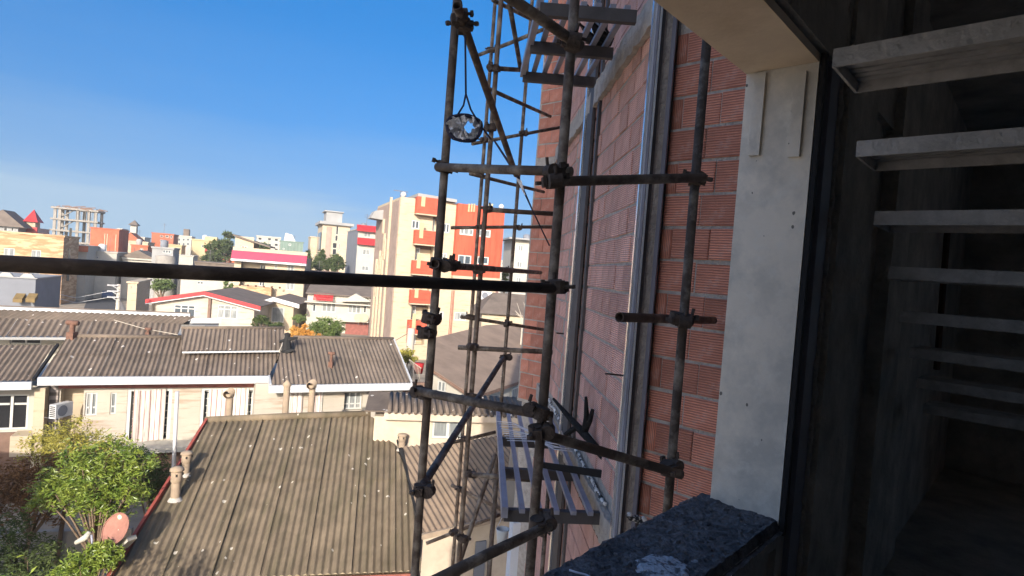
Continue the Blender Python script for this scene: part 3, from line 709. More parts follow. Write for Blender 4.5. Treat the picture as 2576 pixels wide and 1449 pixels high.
# couplers
cm = MB()
cm.tube([(0, 0, -.028), (0, 0, .028)], .033, 12); cm.tube([(-.028, .052, 0), (.028, .052, 0)], .033, 12)
cm.box((.036, .01, 0), (.012, 0, 0), (0, .02, 0), (0, 0, .022)); cm.tube([(.02, -.022, 0), (.064, -.022, 0)], .008, 6); cm.lathe((.060, -.022, -.008), [(.001, 0), (.014, 0), (.014, .016), (.001, .016)], 6)
cm.tube([(-.02, .03, .02), (-.064, .03, .02)], .008, 6); cm.box((-.06, .03, .02), (.008, 0, 0), (0, .012, 0), (0, 0, .012)); cm.tube([(0, .07, .03), (0, .07, .062)], .008, 6)
cme = bpy.data.meshes.new('coupler'); cme.from_pydata(cm.v, [], cm.f); cme.materials.append(M['steeldark'])
rng = random.Random(2)
for x, y, Yd in ((1118, 421, 3.16), (1097, 663, 3.12), (1122, 668, 3.25), (1068, 990, 3.14), (1055, 1232, 3.1), (1157, 52, 3.08), (1168, 62, 3.1), (1414, 430, 2.6), (1390, 458, 2.6), (1403, 722, 2.56),
                 (1440, 110, 2.58), (1362, 1040, 2.6), (1348, 1086, 2.58), (1352, 1318, 2.58), (1752, 447, 2.8), (1700, 800, 2.80), (1716, 806, 2.82), (1678, 1178, 2.8), (1076, 800, 3.16), (1066, 838, 3.16),
                 (1247, 172, 5.45), (1240, 320, 5.4), (1223, 527, 5.45), (1231, 125, 7.3), (1215, 352, 7.3), (1211, 440, 7.2), (1204, 571, 7.3), (1297, 571, 7.3), (1312, 336, 7.35), (1212, 680, 5.45), (1287, 680, 7.3),
                 (1188, 798, 7.1), (1279, 814, 7.2), (1195, 873, 5.45), (1190, 998, 5.4), (1267, 900, 5.6), (1178, 1192, 5.45), (1155, 1230, 7.2), (1165, 1105, 7.3), (1146, 1338, 7.3), (1166, 1356, 5.45), (1370, 1338, 6.0)):
    o = bpy.data.objects.new('coupler', cme); COL.objects.link(o); o.parent = sc
    o.location = D(x, y, Yd) - V(sc['_o']); o.rotation_euler = (rng.uniform(-.2, .2), rng.uniform(-.2, .2), rng.uniform(0, 6.28))

# things hanging on or lying about the scaffold
bag = thing('bag_ring', 'wire ring with torn white plastic hanging from the scaffold brace', 'hanging bag', D(1170, 322, 3.1))
c = D(1168, 322, 3.1); rng = random.Random(4)
rx = [(c + rt * (math.cos(t) * .088 * (1 + .08 * math.sin(3 * t))) + up * (math.sin(t) * .078 * (1 + .1 * math.cos(2 * t))) + V((0, .03 * math.sin(t + 1), 0))) for t in [2 * math.pi * i / 28 for i in range(29)]]
MB().tube(rx, [rng.uniform(.007, .012) for _ in rx], 7).build('ring', M['rope'], bag, True)
mb = MB()
for i in range(28):
    th_ = lambda j: 2 * math.pi * (j % 28) / 28
    rin = lambda j: .12 + .5 * max(0, math.cos(th_(j) - .2)) + .10 * math.sin(5.3 * (j % 28))
    lv = [1.02, .8, .55, .3]
    w = lambda j, q: c + (rx[j % 28] - c) * (lv[q] + (rin(j) - lv[3]) * q / 3) + V((0, .02 * math.sin(2.3 * (j % 28) + q * 2.1), .008 * math.sin(3.7 * (j % 28) + q)))
    for q in range(3): mb.quad(w(i, q), w(i + 1, q), w(i + 1, q + 1), w(i, q + 1))
mb.build('torn_plastic', M['plastic'], bag, True)
kn = D(1172, 236, 3.1)
MB().tube([D(1170, 88, 3.08), D(1171, 150, 3.1), kn], .006, 6).build('cord', M['rope'], bag, True)
MB().tube([kn, D(1166, 265, 3.1), rx[9]], .005, 6).build('cord', M['rope'], bag, True)
MB().tube([kn, D(1184, 275, 3.1), D(1206, 312, 3.12), D(1235, 350, 3.4)], .005, 6).build('cord', M['rope'], bag, True)
solo(MB().tube([D(1243, 353, 5.0), D(1300, 440, 5.05), D(1340, 530, 5.1), D(1382, 618, 5.2)], [.008, .012, .006, .006], 6), 'tie_rope', 'dark rope stretched from the brace down to the inner post', 'rope', M['rope'], smooth=True)
mb = MB(); mb.quad(D(1297, 446, 5.0), D(1308, 452, 5.0), D(1322, 492, 5.02), D(1318, 488, 5.06)); mb.quad(D(1304, 450, 5.04), D(1312, 455, 4.98), D(1322, 492, 5.02), D(1314, 478, 5.0))
solo(mb, 'plastic_scrap', 'white plastic scrap knotted on the dark rope', 'plastic scrap', M['plastic'])
# tie wire bundle, black rods, charred wood on the lower frame
rng = random.Random(8)
t = thing('tie_wire_bundle', 'bundle of pale tie wires spread on the lower balcony frame', 'wire', D(1330, 1075, 5.0))
for i in range(9):
    y = 1052 + i * 6
    MB().tube([D(1252 + i * 3, y + 8, 5.6), D(1290 + i * 8, y + 14 + rng.uniform(-4, 4), 5.3), D(1330 + i * 8, y + 30, 5.0), D(1375 + i * 8, y + 38 + rng.uniform(-5, 5), 4.9)], .004, 5).build('wire', M['wire'], t, True)
t = thing('rod_bundle', 'bundle of black rods lying across the lower balcony slats', 'rods', D(1450, 1180, 4.7))
for i in range(5): MB().tube([D(1345 + i * 3, 1162 + i * 3, 4.95), D(1552, 1190 + i * 4, 4.4)], .010, 6).build('rod', M['black'], t)
t = thing('charred_branch', 'charred forked branch leaning on the block facade', 'branch', D(1480, 1150, 4.7))
MB().tube([D(1392, 1003, 5.2), D(1432, 1050, 5.0), D(1470, 1090, 4.8), D(1510, 1140, 4.6), D(1556, 1184, 4.35)], [.012, .026, .032, .034, .03], 8).build('stem', M['char'], t, True)
MB().tube([D(1470, 1092, 4.8), D(1476, 1050, 4.8), D(1474, 998, 4.8)], [.03, .025, .012], 7).build('fork', M['char'], t, True)
MB().tube([D(1468, 1090, 4.8), D(1484, 1058, 4.78), D(1491, 1030, 4.76)], [.03, .022, .016], 7).build('fork', M['char'], t, True)
MB().tube([D(1420, 1095, 4.9), D(1450, 1075, 4.9), D(1475, 1100, 4.8)], [.02, .03, .03], 7).build('fork', M['char'], t, True)
t = thing('twisted_black_sheet', 'twisted black scrap sheets heaped on the upper balcony frame', 'scrap', pz(1500, 90, zu + .12))
for pts in (((1480, 50), (1510, 75), (1542, 100), (1535, 118), (1500, 100)), ((1462, 98), (1500, 112), (1540, 128), (1500, 124)), ((1470, 10), (1500, 40), (1530, 85), (1508, 60)), ((1455, 60), (1490, 90), (1530, 120), (1480, 100))):
    MB().prism([pz(x, y, zu + .10 + .02 * i) for i, (x, y) in enumerate(pts)], (.01, .0, .012)).build('sheet', M['char'], t)
# bucket on a rope
bk = thing('bucket', 'white plastic bucket hanging on a rope below the balcony frame', 'bucket', D(1262, 1345, 4.2))
c = D(1262, 1366, 4.2)
MB().lathe(c, [(.001, 0), (.034, 0), (.045, .095), (.048, .105), (.043, .104), (.034, .008), (.001, .008)], 18).build('pail', M['bucket'], bk, True)
MB().tube([c + V((-.046, 0, .1)), c + V((-.02, 0, .06)), c + V((.03, 0, .05)), c + V((.046, 0, .1))], .003, 5).build('handle', M['wire'], bk, True)
MB().tube([c + V((-.046, 0, .1)), D(1264, 1300, 4.2), D(1262, 1270, 4.2)], .0035, 5).build('rope', M['wire'], bk, True)
# white plaster wall at the foot of the building
FW = Fac(D(1340, 1380, 9.2), 80)
u0_, u1_, _, zt_ = FW.rect(1286, 1320, 1420, 1448); mb = MB(); FW.box(mb, u0_, u1_, GROUND, FW.uv(1290, 1316)[1], -.3, 0)
solo(mb, 'plaster_wall', 'pale blue white plaster wall low behind the scaffold posts', 'wall', mat('pale_blue_plaster', (.52, .57, .64), .8, .06, 1))

# ================================================================== NEAR HOUSES
# --- big corrugated roof in front
bh = thing('roofed_house', 'low house under the large brown corrugated roof in front', 'house', (-5, 16, GROUND))
RL = D(525, 1057, 18.0)
PB = Pl(RL, 77, 22)
uv = PB.uv
ev = uv(1062, 1436)[1]
ru, lu = uv(525, 1059), uv(285, 1449)
k = (ev - ru[1]) / (lu[1] - ru[1]); lb = (ru[0] + (lu[0] - ru[0]) * k, ev)
poly = [ru, uv(735, 1049), uv(928, 1043), uv(975, 1092), uv(1012, 1160), uv(1036, 1260), uv(1050, 1350), (uv(1062, 1436)[0], ev), lb]
poly = [(a, max(b, ev)) for a, b in poly]
corrugated(PB, poly, bh, M['asbestos'], .170, .027, 8, 6, (.52,))
vr = max(p[1] for p in poly)
MB().tube([PB.P(ru[0] - .1, ru[1], .03), PB.P((ru[0] + poly[2][0]) / 2, (ru[1] + poly[2][1]) / 2, .05), PB.P(poly[2][0] + .05, poly[2][1], .03)], [.11, .12, .12], 10).build('ridge_cap', M['asbestos'], bh, True)
mb = MB(); p, q = PB.P(*ru, .05), PB.P(*lb, .05); mb.bar(p - PB.e * .04, q - PB.e * .04, .07, .16, PB.n); mb.build('verge_board', M['redtrim'], bh)
# plinth of grey tiles under the eave, walls, gables
a, b = PB.P(lb[0] + .3, ev, -.16), PB.P(uv(1062, 1436)[0] - .1, ev, -.16)
MB().bar(a, b, .03, .12).build('eave_board', M['maroon'], bh)
n_ = 16
for i in range(n_):
    p, q = a.lerp(b, i / n_), a.lerp(b, (i + 1) / n_ - .004)
    MB().bar(p + V((0, .02, -.18)), q + V((0, .02, -.18)), .04, .22).build('eave_tile', M['midgrey'], bh)
mb = MB(); ins = V((-.0, .35, 0))
r1, r2 = PB.P(*ru, -.2), PB.P(*poly[2], -.2)
lo = [V((p.x, p.y, GROUND)) for p in (a + V((.2, .4, 0)), b + V((-.25, .4, 0)), r2 + V((.9, .2, 0)), r1 + V((.2, .2, 0)))]
mb.hexa(lo + [a + V((.2, .4, -.08)), b + V((-.25, .4, -.08)), r2 + V((.9, .2, -.1)), r1 + V((.2, .2, -.1))]); mb.build('wall', M['cream'], bh)
bk_ = [r1 + V((0, 0, .12)), r2 + V((0, 0, .12)), r2 + V((.6, 2.6, -1.0)), r1 + V((-.3, 2.6, -1.0))]
mb = MB(); mb.prism(bk_, (0, 0, -.03)); mb.build('rear_roof_slope', M['asbestos'], bh)
# vents on the left verge
def vent(px, py, top, par_pl, lab, r=.12, cap=True, group='cement vent pipes on the roofs'):
    u_, v_ = par_pl.uv(px, py); p = par_pl.P(u_, v_, -.05); h = D(px + 4, top, p.y).z - p.z
    t = thing('vent_pipe', lab, 'vent pipe', p, group)
    MB().lathe(p, [(r * .95, 0), (r * .92, h * .55)], 14).build('shaft', M['pipe'], t, True)
    MB().lathe(p, [(r * .92, h * .55), (r * 1.12, h * .58), (r * 1.12, h * .85), (r * .8, h * .9)], 14).build('louvre', M['pipe'], t, True)
    MB().lathe(p, [(r * .5, h * .86), (r * 1.45, h * .88), (r * 1.3, h * .95), (r * .5, h), (.001, h)], 14).build('cowl', M['pipe'], t, True)
    MB().lathe(p, [(r * 1.5, .03), (r * .96, .12)], 12).build('flashing', M['mortar'], t, True)
    for k_ in range(4):
        tt = k_ * 1.57 + .5; c_ = p + V((math.cos(tt) * r * 1.12, math.sin(tt) * r * 1.12, h * .78)); MB().box(c_, (.018, 0, 0), (0, .018, 0), (0, 0, .03)).build('slot', M['dark'], t)
    return t
vent(440, 1258, 1173, PB, 'nearer of the two cement vent pipes at the red verge')
vent(466, 1196, 1134, PB, 'farther of the two cement vent pipes at the red verge', .11)
t = vent(1010, 1132, 1090, PB, 'white vent pipe with round cap at the torn right edge of the big roof', .11)
# torn black seal along the right edge
pts = [PB.P(*uv(x, y), .04) for x, y in ((1000, 1110), (1012, 1140), (1022, 1170), (1030, 1200), (1036, 1228), (1044, 1268), (1052, 1310))]
solo(MB().tube(pts, [.05, .11, .07, .12, .06, .08, .03], 6), 'torn_seal', 'torn black roof seal along the right edge of the big roof', 'roof seal', M['black'])

# --- long house with striped curtains
ch = thing('curtain_house', 'long white stone house with striped curtains and a white gutter', 'house', (-10, 23, GROUND))
FH = Fac(D(560, 1040, 24.5), 66)
def px_u(F, x, y=1020): return F.uv(x, y)[0]
uL, uR = px_u(FH, 104), px_u(FH, 690)
zE = FH.uv(400, 968)[1]; zTer = FH.uv(400, 1108)[1]
c1, c2 = FH.rect(318, 978, 430, 1106), FH.rect(503, 976, 640, 1106)
w1, w2 = FH.rect(214, 988, 244, 1046), FH.rect(277, 988, 292, 1042)
alc = FH.rect(150, 978, 208, 1106)
mb = MB(); wall(FH, mb, uL, uR, GROUND, zE + .25, [c1, c2, w1, w2, alc], .5); shell(FH, mb, uL, uR, GROUND, zE + .2, 7)
mb.build('wall', M['whitestone'], ch)
mb = MB(); FH.box(mb, alc[0] - .1, alc[1] + .1, GROUND, zE, -.55, -.5); mb.build('alcove_wall', M['cream'], ch)
window(FH, ch, w1, 2, 'panelight', .06, transom=.35); window(FH, ch, w2, 1, 'panelight', .05, transom=.35)
M['dryglass'] = M['panelight']
for h in (c1, c2):
    w_ = MB(); FH.box(w_, h[0], h[0] + .12, h[2], h[3], -.3, -.02); FH.box(w_, h[1] - .12, h[1], h[2], h[3], -.3, -.02); FH.box(w_, h[0] + .12, h[1] - .12, h[3] - .1, h[3], -.3, -.02)
    fr = w_.build('window', M['frame'], ch)
    g = MB(); FH.box(g, h[0] + .1, h[1] - .1, h[2], h[3] - .1, -.36, -.32); g.build('pane', M['pane'], fr)
    for s_, sgn in ((h[0] + .14, 1), (h[1] - .14, -1)):           # ornamental grille beside the curtain
        g = MB()
        for i in range(4): FH.box(g, s_ + sgn * i * .1 - .015, s_ + sgn * i * .1 + .015, h[2] + .1, h[3] - .25, -.2, -.17)
        for i in range(7): FH.box(g, min(s_, s_ + sgn * .3), max(s_, s_ + sgn * .3), h[2] + .2 + i * .3, h[2] + .24 + i * .3, -.19, -.175)
        g.build('grille', M['frame'], fr)
def curtain(F, h, lab, d=.06, nw=26, inset=.25):
    mb = MB(); nU = nw * 4; u0_, u1_ = h[0] + inset, h[1] - inset
    zs_ = [h[3] - .03 - (h[3] - h[2]) * k_ / 6 for k_ in range(7)]
    for k_, z_ in enumerate(zs_):
        for i in range(nU + 1):
            f = i / nU; u_ = u0_ + (u1_ - u0_) * f + (k_ / 6) * .15 * math.sin(f * 3.1) * (-.6)
            mb.v.append(tuple(F.P(u_, z_ - .03 * math.sin(f * 5), d + .018 * math.sin(f * nw * 6.283) + .02 * math.sin(f * 17))))
    for k_ in range(6):
        for i in range(nU): a_ = k_ * (nU + 1) + i; mb.f.append((a_, a_ + 1, a_ + nU + 2, a_ + nU + 1))
    return solo(mb, 'curtain', lab, 'curtain', M['stripe'], 'striped outdoor curtains', True)
curtain(FH, c1, 'striped curtain left of the stone pier under the long gutter', inset=.22)
curtain(FH, c2, 'wide striped curtain right of the stone pier under the long gutter', nw=30, inset=.28)
mb = MB(); FH.box(mb, px_u(FH, 150, 970), uR, zE - .10, zE + .16, .05, .12); mb.build('gutter_shade_band', M['maroon'], ch)  # deep shadow under the gutter, painted as a maroon strip
mb = MB(); FH.box(mb, px_u(FH, 290, 1108), uR, zTer - .18, zTer, 0.02, 1.1); mb.build('terrace_slab', M['white'], ch)
mb = MB(); FH.box(mb, px_u(FH, 290, 1108), uR, GROUND, zTer - .19, 0.02, .35); mb.build('undercroft_shade', M['brown'], ch)  # brown stone front; the terrace's shade is put into its colour
mb = MB(); FH.box(mb, px_u(FH, 150, 1108), px_u(FH, 288, 1108), GROUND, zTer - .19, 0.02, .1); mb.build('plinth_shade', M['brown'], ch)  # wall is only shaded here; the shade is painted as brown
mb = MB(); FH.box(mb, uL - .1, px_u(FH, 122), GROUND, zE, .02, .5); mb.build('pillar', M['cream'], ch)
mb = MB(); FH.box(mb, px_u(FH, 124), px_u(FH, 146), GROUND, zE, .0, .06); mb.build('louvre_panel', over(mat('grey_slats', (.30, .26, .24), .8, .1, 2), 'wave', (.12, .10, .09), 1.1, .4, .7, 1), ch)
# roofs of the long house
def outline(pl, pts): return [pl.uv(*p) for p in pts]
oE = FH.P(FH.uv(400, 950)[0], FH.uv(400, 950)[1], .7); oE = D(400, 948, oE.y)
P1 = Pl(oE, 66, 21)
corrugated(P1, outline(P1, [(103, 948), (677, 945), (707, 885), (705, 850), (182, 848), (166, 852)]), ch, M['asbestos_b'], .177, .026, 6, 10, (.5,))
MB().tube([P1.P(*P1.uv(180, 847), .03), P1.P(*P1.uv(458, 850), .03)], .1, 8).build('ridge_cap', M['asbestos_b'], ch, True)
o2 = P1.P(*P1.uv(580, 884), .32)
P2 = Pl(o2, 66, 24)
corrugated(P2, outline(P2, [(458, 884), (706, 881), (716, 828), (456, 828)]), ch, M['asbestos_b'], .177, .026, 6, 10, (), 'raised_roof_sheet')
a_, b_ = P2.P(*P2.uv(458, 885), -.03), P2.P(*P2.uv(706, 882), -.03)
MB().bar(a_, b_, .03, .07).build('raised_eave', M['gutter'], ch)
MB().prism([a_ + V((0, .5, -.05)), b_ + V((0, .5, -.05)), b_ + V((0, .5, -.6)), a_ + V((0, .5, -.6))], (0, .1, 0)).build('raised_roof_gap_shade', M['dark'], ch)  # dark sheet: shade of the gap below the raised eave, put into colour
MB().tube([P2.P(*P2.uv(456, 826), .02), P2.P(*P2.uv(716, 826), .02)], .08, 8).build('ridge_cap', M['asbestos_b'], ch, True)
def gutter(pl, p0, p1, par, hgt=.20, dep=.14, m='gutter', drop=.10):
    a, b = pl.P(*pl.uv(*p0), -.02), pl.P(*pl.uv(*p1), -.02); o_ = -pl.g.copy(); o_.z = 0; o_.normalize(); o_ = o_ * .06
    MB().bar(a + o_ + V((0, 0, -drop)), b + o_ + V((0, 0, -drop)), dep, hgt).build('gutter', M[m], par)
    MB().bar(a + o_ * 1.6 + V((0, 0, -drop - hgt * .5 - .03)), b + o_ * 1.6 + V((0, 0, -drop - hgt * .5 - .03)), dep * .5, .055).build('gutter_lip', M[m], par)
gutter(P1, (97, 948), (678, 945), ch, .24)
# right wing
FR2 = Fac(D(850, 1010, 25.2), 64)
uLr, uRr = px_u(FR2, 640), px_u(FR2, 1010); zE2 = FR2.uv(850, 978)[1]
k1, k2, k3 = FR2.rect(722, 984, 762, 1060), FR2.rect(784, 984, 812, 1060), FR2.rect(866, 988, 912, 1032)
mb = MB(); wall(FR2, mb, uLr, uRr, GROUND, zE2 + .25, [k1, k2, k3], .4); shell(FR2, mb, uLr, uRr, GROUND, zE2 + .2, 7); mb.build('wall', M['whitestone'], ch)
window(FR2, ch, k1, 1, 'pane', .06); window(FR2, ch, k2, 1, 'pane', .06); window(FR2, ch, k3, 3, 'panelight', .05, transom=.3, d=-.2)
curtain(FR2, k1, 'narrow striped curtain left of the vent pipes on the right wing', .05, 9, .04); curtain(FR2, k2, 'narrow striped curtain right of the vent pipes on the right wing', .05, 7, .04)
oE = FR2.P(FR2.uv(850, 966)[0], 0, .65); oE = D(850, 966, oE.y)
P3 = Pl(oE, 64, 21)
corrugated(P3, outline(P3, [(681, 968), (1032, 963), (990, 855), (740, 850), (706, 886)]), ch, M['asbestos_b'], .177, .026, 6, 10, (.5,))
gutter(P3, (676, 969), (1036, 963), ch, .24)
MB().tube([P3.P(*P3.uv(738, 850), .03), P3.P(*P3.uv(990, 854), .03)], .09, 8).build('ridge_cap', M['asbestos_b'], ch, True)
MB().bar(P3.P(*P3.uv(990, 854), .03), P3.P(*P3.uv(1035, 963), .03), .06, .1, P3.n).build('verge_board', M['gutter'], ch)
a_, b_ = P1.P(*P1.uv(677, 946), -.1), P3.P(*P3.uv(681, 968), -.1)
MB().bar(a_, b_, .08, .26).build('gutter_end', M['gutter'], ch)
# air conditioner on the wall
def ac_unit(c, r_, n_, lab, s_=1.0, group='air conditioner boxes'):
    t = thing('air_conditioner', lab, 'air conditioner', c, group); u_ = V((0, 0, 1)); hw, hd, hh = .42 * s_, .16 * s_, .30 * s_
    MB().box(c, r_ * hw, n_ * hd, u_ * hh).build('case', M['bwhite'], t)
    f = c + n_ * (hd + .004) - r_ * hw * .25; mb = MB()
    ring = [f + r_ * math.cos(q) * hh * .8 + u_ * math.sin(q) * hh * .8 for q in [6.283 * i / 16 for i in range(16)]]; mb.prism(ring, n_ * .012); mb.build('fan_guard', M['grey'], t)
    mb = MB()
    for i in range(6): mb.box(c - r_ * (hw + .004) + u_ * (hh * (.7 - i * .28)), r_ * .004, n_ * hd * .8, u_ * .02)
    mb.build('side_louvre', M['dark'], t)
    for s2 in (-.7, .7): MB().bar(c + r_ * hw * s2 - u_ * (hh + .02) - n_ * (hd + .3), c + r_ * hw * s2 - u_ * (hh + .02) + n_ * hd, .03, .03).build('bracket', M['frameSteel'], t)
    return t
Pa = FH.P(px_u(FH, 165, 1020), FH.uv(165, 1022)[1], .55)
ac_unit(Pa, FH.n * -.85 + FH.r * .53, FH.r * .85 + FH.n * .53, 'white air conditioner box turned sideways in the alcove behind the yellow shrub', .85)
# vent pipes standing behind the big roof's ridge
for x, yb, yt, lab, hood in ((717, 1050, 962, 'cement chimney pipe with small cap before the right wing', 0), (781, 1048, 966, 'cement chimney pipe with elbow mouth before the right wing', 1), (575, 1056, 988, 'cement chimney pipe with elbow mouth before the wide curtain', 1)):
    p = D(x, yb, 18.9 + (x - 575) * .004); h = D(x + 3, yt, p.y).z - p.z; r_ = .105
    t = thing('chimney_pipe', lab, 'chimney', p, 'cement chimney pipes behind the roof ridge')
    MB().lathe(p - V((0, 0, .6)), [(r_, 0), (r_, h + .5)], 14).build('shaft', M['pipe'], t, True)
    if hood:
        q = p + V((0, 0, h)); MB().pipe(q + V((-.02, .12, .02)), q + V((-.02, -.2, -.02)), .13, 14, .02).build('elbow', M['pipe'], t, True)
        MB().lathe(q - V((0, 0, .12)), [(r_ * 1.25, 0), (r_ * 1.25, .1)], 12).build('collar', M['pipe'], t, True)
    else:
        MB().lathe(p + V((0, 0, h - .12)), [(r_ * 1.3, 0), (r_ * 1.3, .08), (.03, .2)], 12).build('cap', M['pipe'], t, True)
# chimneys on the long roof
for x, y, top, pl, lab, w in ((180, 852, 808, P1, 'rusty square chimney at the left ridge end', .14), (832, 925, 885, P3, 'rusty chimney stub on the right wing roof', .09), (372, 838, 826, P1, 'tiny rusty chimney behind the ridge cap', .08)):
    u_, v_ = pl.uv(x, y); p = pl.P(u_, v_, -.1); h = D(x, top, p.y).z - p.z
    t = thing('roof_chimney', lab, 'chimney', p, 'rusty chimneys on the long roof')
    MB().abox(p.x - w, p.x + w, p.y - w, p.y + w, p.z, p.z + h * .45).build('base', M['rustpipe'], t)
    MB().lathe(p + V((0, 0, h * .45)), [(w * .7, 0), (w * .7, h * .45)], 10).build('flue', M['rustpipe'], t, True)
    MB().tube([p + V((-w * 1.6, 0, h * .92)), p + V((w * 1.6, 0, h * .92))], w * .75, 8).build('cowl', M['rustpipe'], t, True)
# cowl chimney beside the raised roof; its shadow is painted as black colour
u_, v_ = P3.uv(722, 885); p = P3.P(u_, v_, 0)
t = thing('shadowed_chimney', 'chimney with crooked cowl, shadow painted black, beside the raised roof', 'chimney', p)
MB().tube([p, p + V((-.03, 0, .5)), p + V((-.02, 0, .75))], [.22, .15, .1], 8).build('flue', M['black'], t)
MB().tube([p + V((-.35, 0, .42)), p + V((0, -.02, .56)), p + V((.42, 0, .66))], [.06, .1, .05], 7).build('arm', M['black'], t)
MB().tube([p + V((-.3, -.1, -.1)), p + V((0, -.1, .02)), p + V((.35, -.1, .12))], [.05, .14, .05], 7).build('shadow_skirt', M['black'], t)
MB().lathe(p + V((-.02, 0, .74)), [(.15, 0), (.13, .06), (.02, .12)], 9).build('cowl', M['black'], t)
MB().bar(P3.P(*P3.uv(703, 888), .08), P3.P(*P3.uv(714, 862), .10), .05, .1).build('flashing', M['pole'], t)

# --- left neighbour: lower roof and its maroon window
lh = thing('left_house', 'pale house at the left edge with a maroon window and its own gutter', 'house', (-18, 19, GROUND))
P4 = Pl(D(40, 960, P1.P(*P1.uv(60, 953)).y), 66, 21)
corrugated(P4, outline(P4, [(-160, 960), (84, 958), (146, 869), (-160, 869)]), lh, M['asbestos_b'], .177, .026, 6, 10)
gutter(P4, (-160, 962), (82, 959), lh, .22)
MB().bar(P4.P(*P4.uv(84, 958), .04), P4.P(*P4.uv(146, 869), .04), .08, .12, P4.n).build('verge_board', M['black'], lh)
FL4 = Fac(D(40, 1020, P4.o.y + .75), 66)
h = FL4.rect(-60, 992, 71, 1082); mb = MB(); wall(FL4, mb, px_u(FL4, -160), px_u(FL4, 100), GROUND, FL4.uv(40, 970)[1], [h], .2); shell(FL4, mb, px_u(FL4, -160), px_u(FL4, 100), GROUND, FL4.uv(40, 970)[1], 5)
mb.build('wall', M['white'], lh)
window(FL4, lh, h, 3, 'maroonglass' if 'maroonglass' in M else 'panedark', .07, transom=.72)
zl4 = FL4.uv(70, 1082)[1]; mb = MB(); FL4.box(mb, px_u(FL4, -160, 1100), px_u(FL4, 40, 1100), GROUND, zl4 - .05, .01, .08); FL4.box(mb, px_u(FL4, 40, 1100) + .004, px_u(FL4, 101, 1100), GROUND, zl4 - .8, .01, .08); mb.build('plinth_shade', M['brown'], lh); mb = MB(); FL4.box(mb, px_u(FL4, 44, 1110), px_u(FL4, 96, 1110), zl4 - .75, zl4, .02, .8); mb.build('ledge', M['cream'], lh)  # brown panels paint the shade on the wall below the window
# back house with curved corrugated roof and long white fascia
kh = thing('back_house', 'long low house behind with a rounded corrugated roof and white fascia', 'house', (-18, 30, GROUND))
P5 = Pl(D(250, 846, 28.5), 66, 26)
corrugated(P5, outline(P5, [(-160, 846), (445, 849), (458, 815), (-160, 796)]), kh, M['asbestos_b'], .25, .035, 5, 12)
tp = [(-160, 796), (458, 815)]
a_, b_ = P5.P(*P5.uv(*tp[0])), P5.P(*P5.uv(*tp[1]))
mb = MB(); L_ = (b_ - a_).length; nn = int(L_ / .25 * 4)     # rolled top of the sheets
for i in range(8):
    t_ = i / 7 * 1.5; off = V((.35, .94, 0)) * math.sin(t_) * .8 + V((0, 0, 1)) * (.50 * math.sin(t_ * 1.05) - .10 * t_); w_n = V((0, -math.cos(t_), .5 + .5 * math.sin(t_))).normalized()
    for j in range(nn + 1): mb.v.append(tuple(a_.lerp(b_, j / nn) + off + w_n * .035 * math.cos(2 * math.pi * (P5.uv(*tp[0])[0] + j / nn * L_) / .25)))
for i in range(7):
    for j in range(nn): q_ = i * (nn + 1) + j; mb.f.append((q_, q_ + 1, q_ + nn + 2, q_ + nn + 1))
mb.build('rolled_ridge', M['asbestos_b'], kh, True)
mb = MB(); FK = Fac(D(60, 860, 28.9), 66); h1 = FK.rect(25, 851, 104, 866)
wall(FK, mb, px_u(FK, -160), px_u(FK, 480), GROUND, FK.uv(60, 849)[1], [h1], .2); shell(FK, mb, px_u(FK, -160), px_u(FK, 480), GROUND, FK.uv(60, 849)[1], 8); mb.build('wall', M['white'], kh)
window(FK, kh, h1, 2, 'panedark', .06)
MB().bar(P5.P(*P5.uv(-160, 848), -.05), P5.P(*P5.uv(440, 851), -.05), .1, .12).build('gutter', M['midgrey'], kh)
fh = thing('fascia_house', 'flat-roofed house with a long bright white fascia across the left', 'house', (-20, 38, GROUND))
FF = Fac(D(250, 785, 36), 66)
za, zb_ = FF.uv(0, 770)[1], FF.uv(470, 791)[1]; zf = (za + zb_) / 2
uF0, uF1 = px_u(FF, -180, 770), px_u(FF, 478, 790)
mb = MB(); FF.box(mb, uF0, uF1, zf - .45, zf, -.2, 0.0); mb.build('fascia', M['bwhite'], fh)
mb = MB(); mb.prism([FF.P(uF0, zf + .02, -.205), FF.P(uF1, zf + .02, -.205), FF.P(uF1, zf - 2.4, -5), FF.P(uF0, zf - 2.4, -5)], (0, 0, .05)); mb.build('roof', M['roofgrey'], fh)
mb = MB(); FF.box(mb, uF0, uF1 + .5, GROUND, zf - 2.6, -5, -.7); mb.build('wall', M['brown'], fh)
for i in range(14):
    u_ = uF0 + 1.5 + i * 1.15
    if u_ < uF1: mb = MB(); FF.box(mb, u_, u_ + .12, zf - 1.2, zf - .4, -.5, -.35); mb.build('post', M['white'], fh)
FE = Fac(FF.P(uF1, 0, -.1) , 50); mb = MB(); FE.box(mb, .05, 1.9, zf - .62, zf - .28, -.15, 0); mb.build('fascia_return', M['bwhite'], fh)
mb = MB(); FE.box(mb, .1, 1.8, GROUND, zf - .65, -2, -.2); mb.build('end_wall', M['grey'], fh)

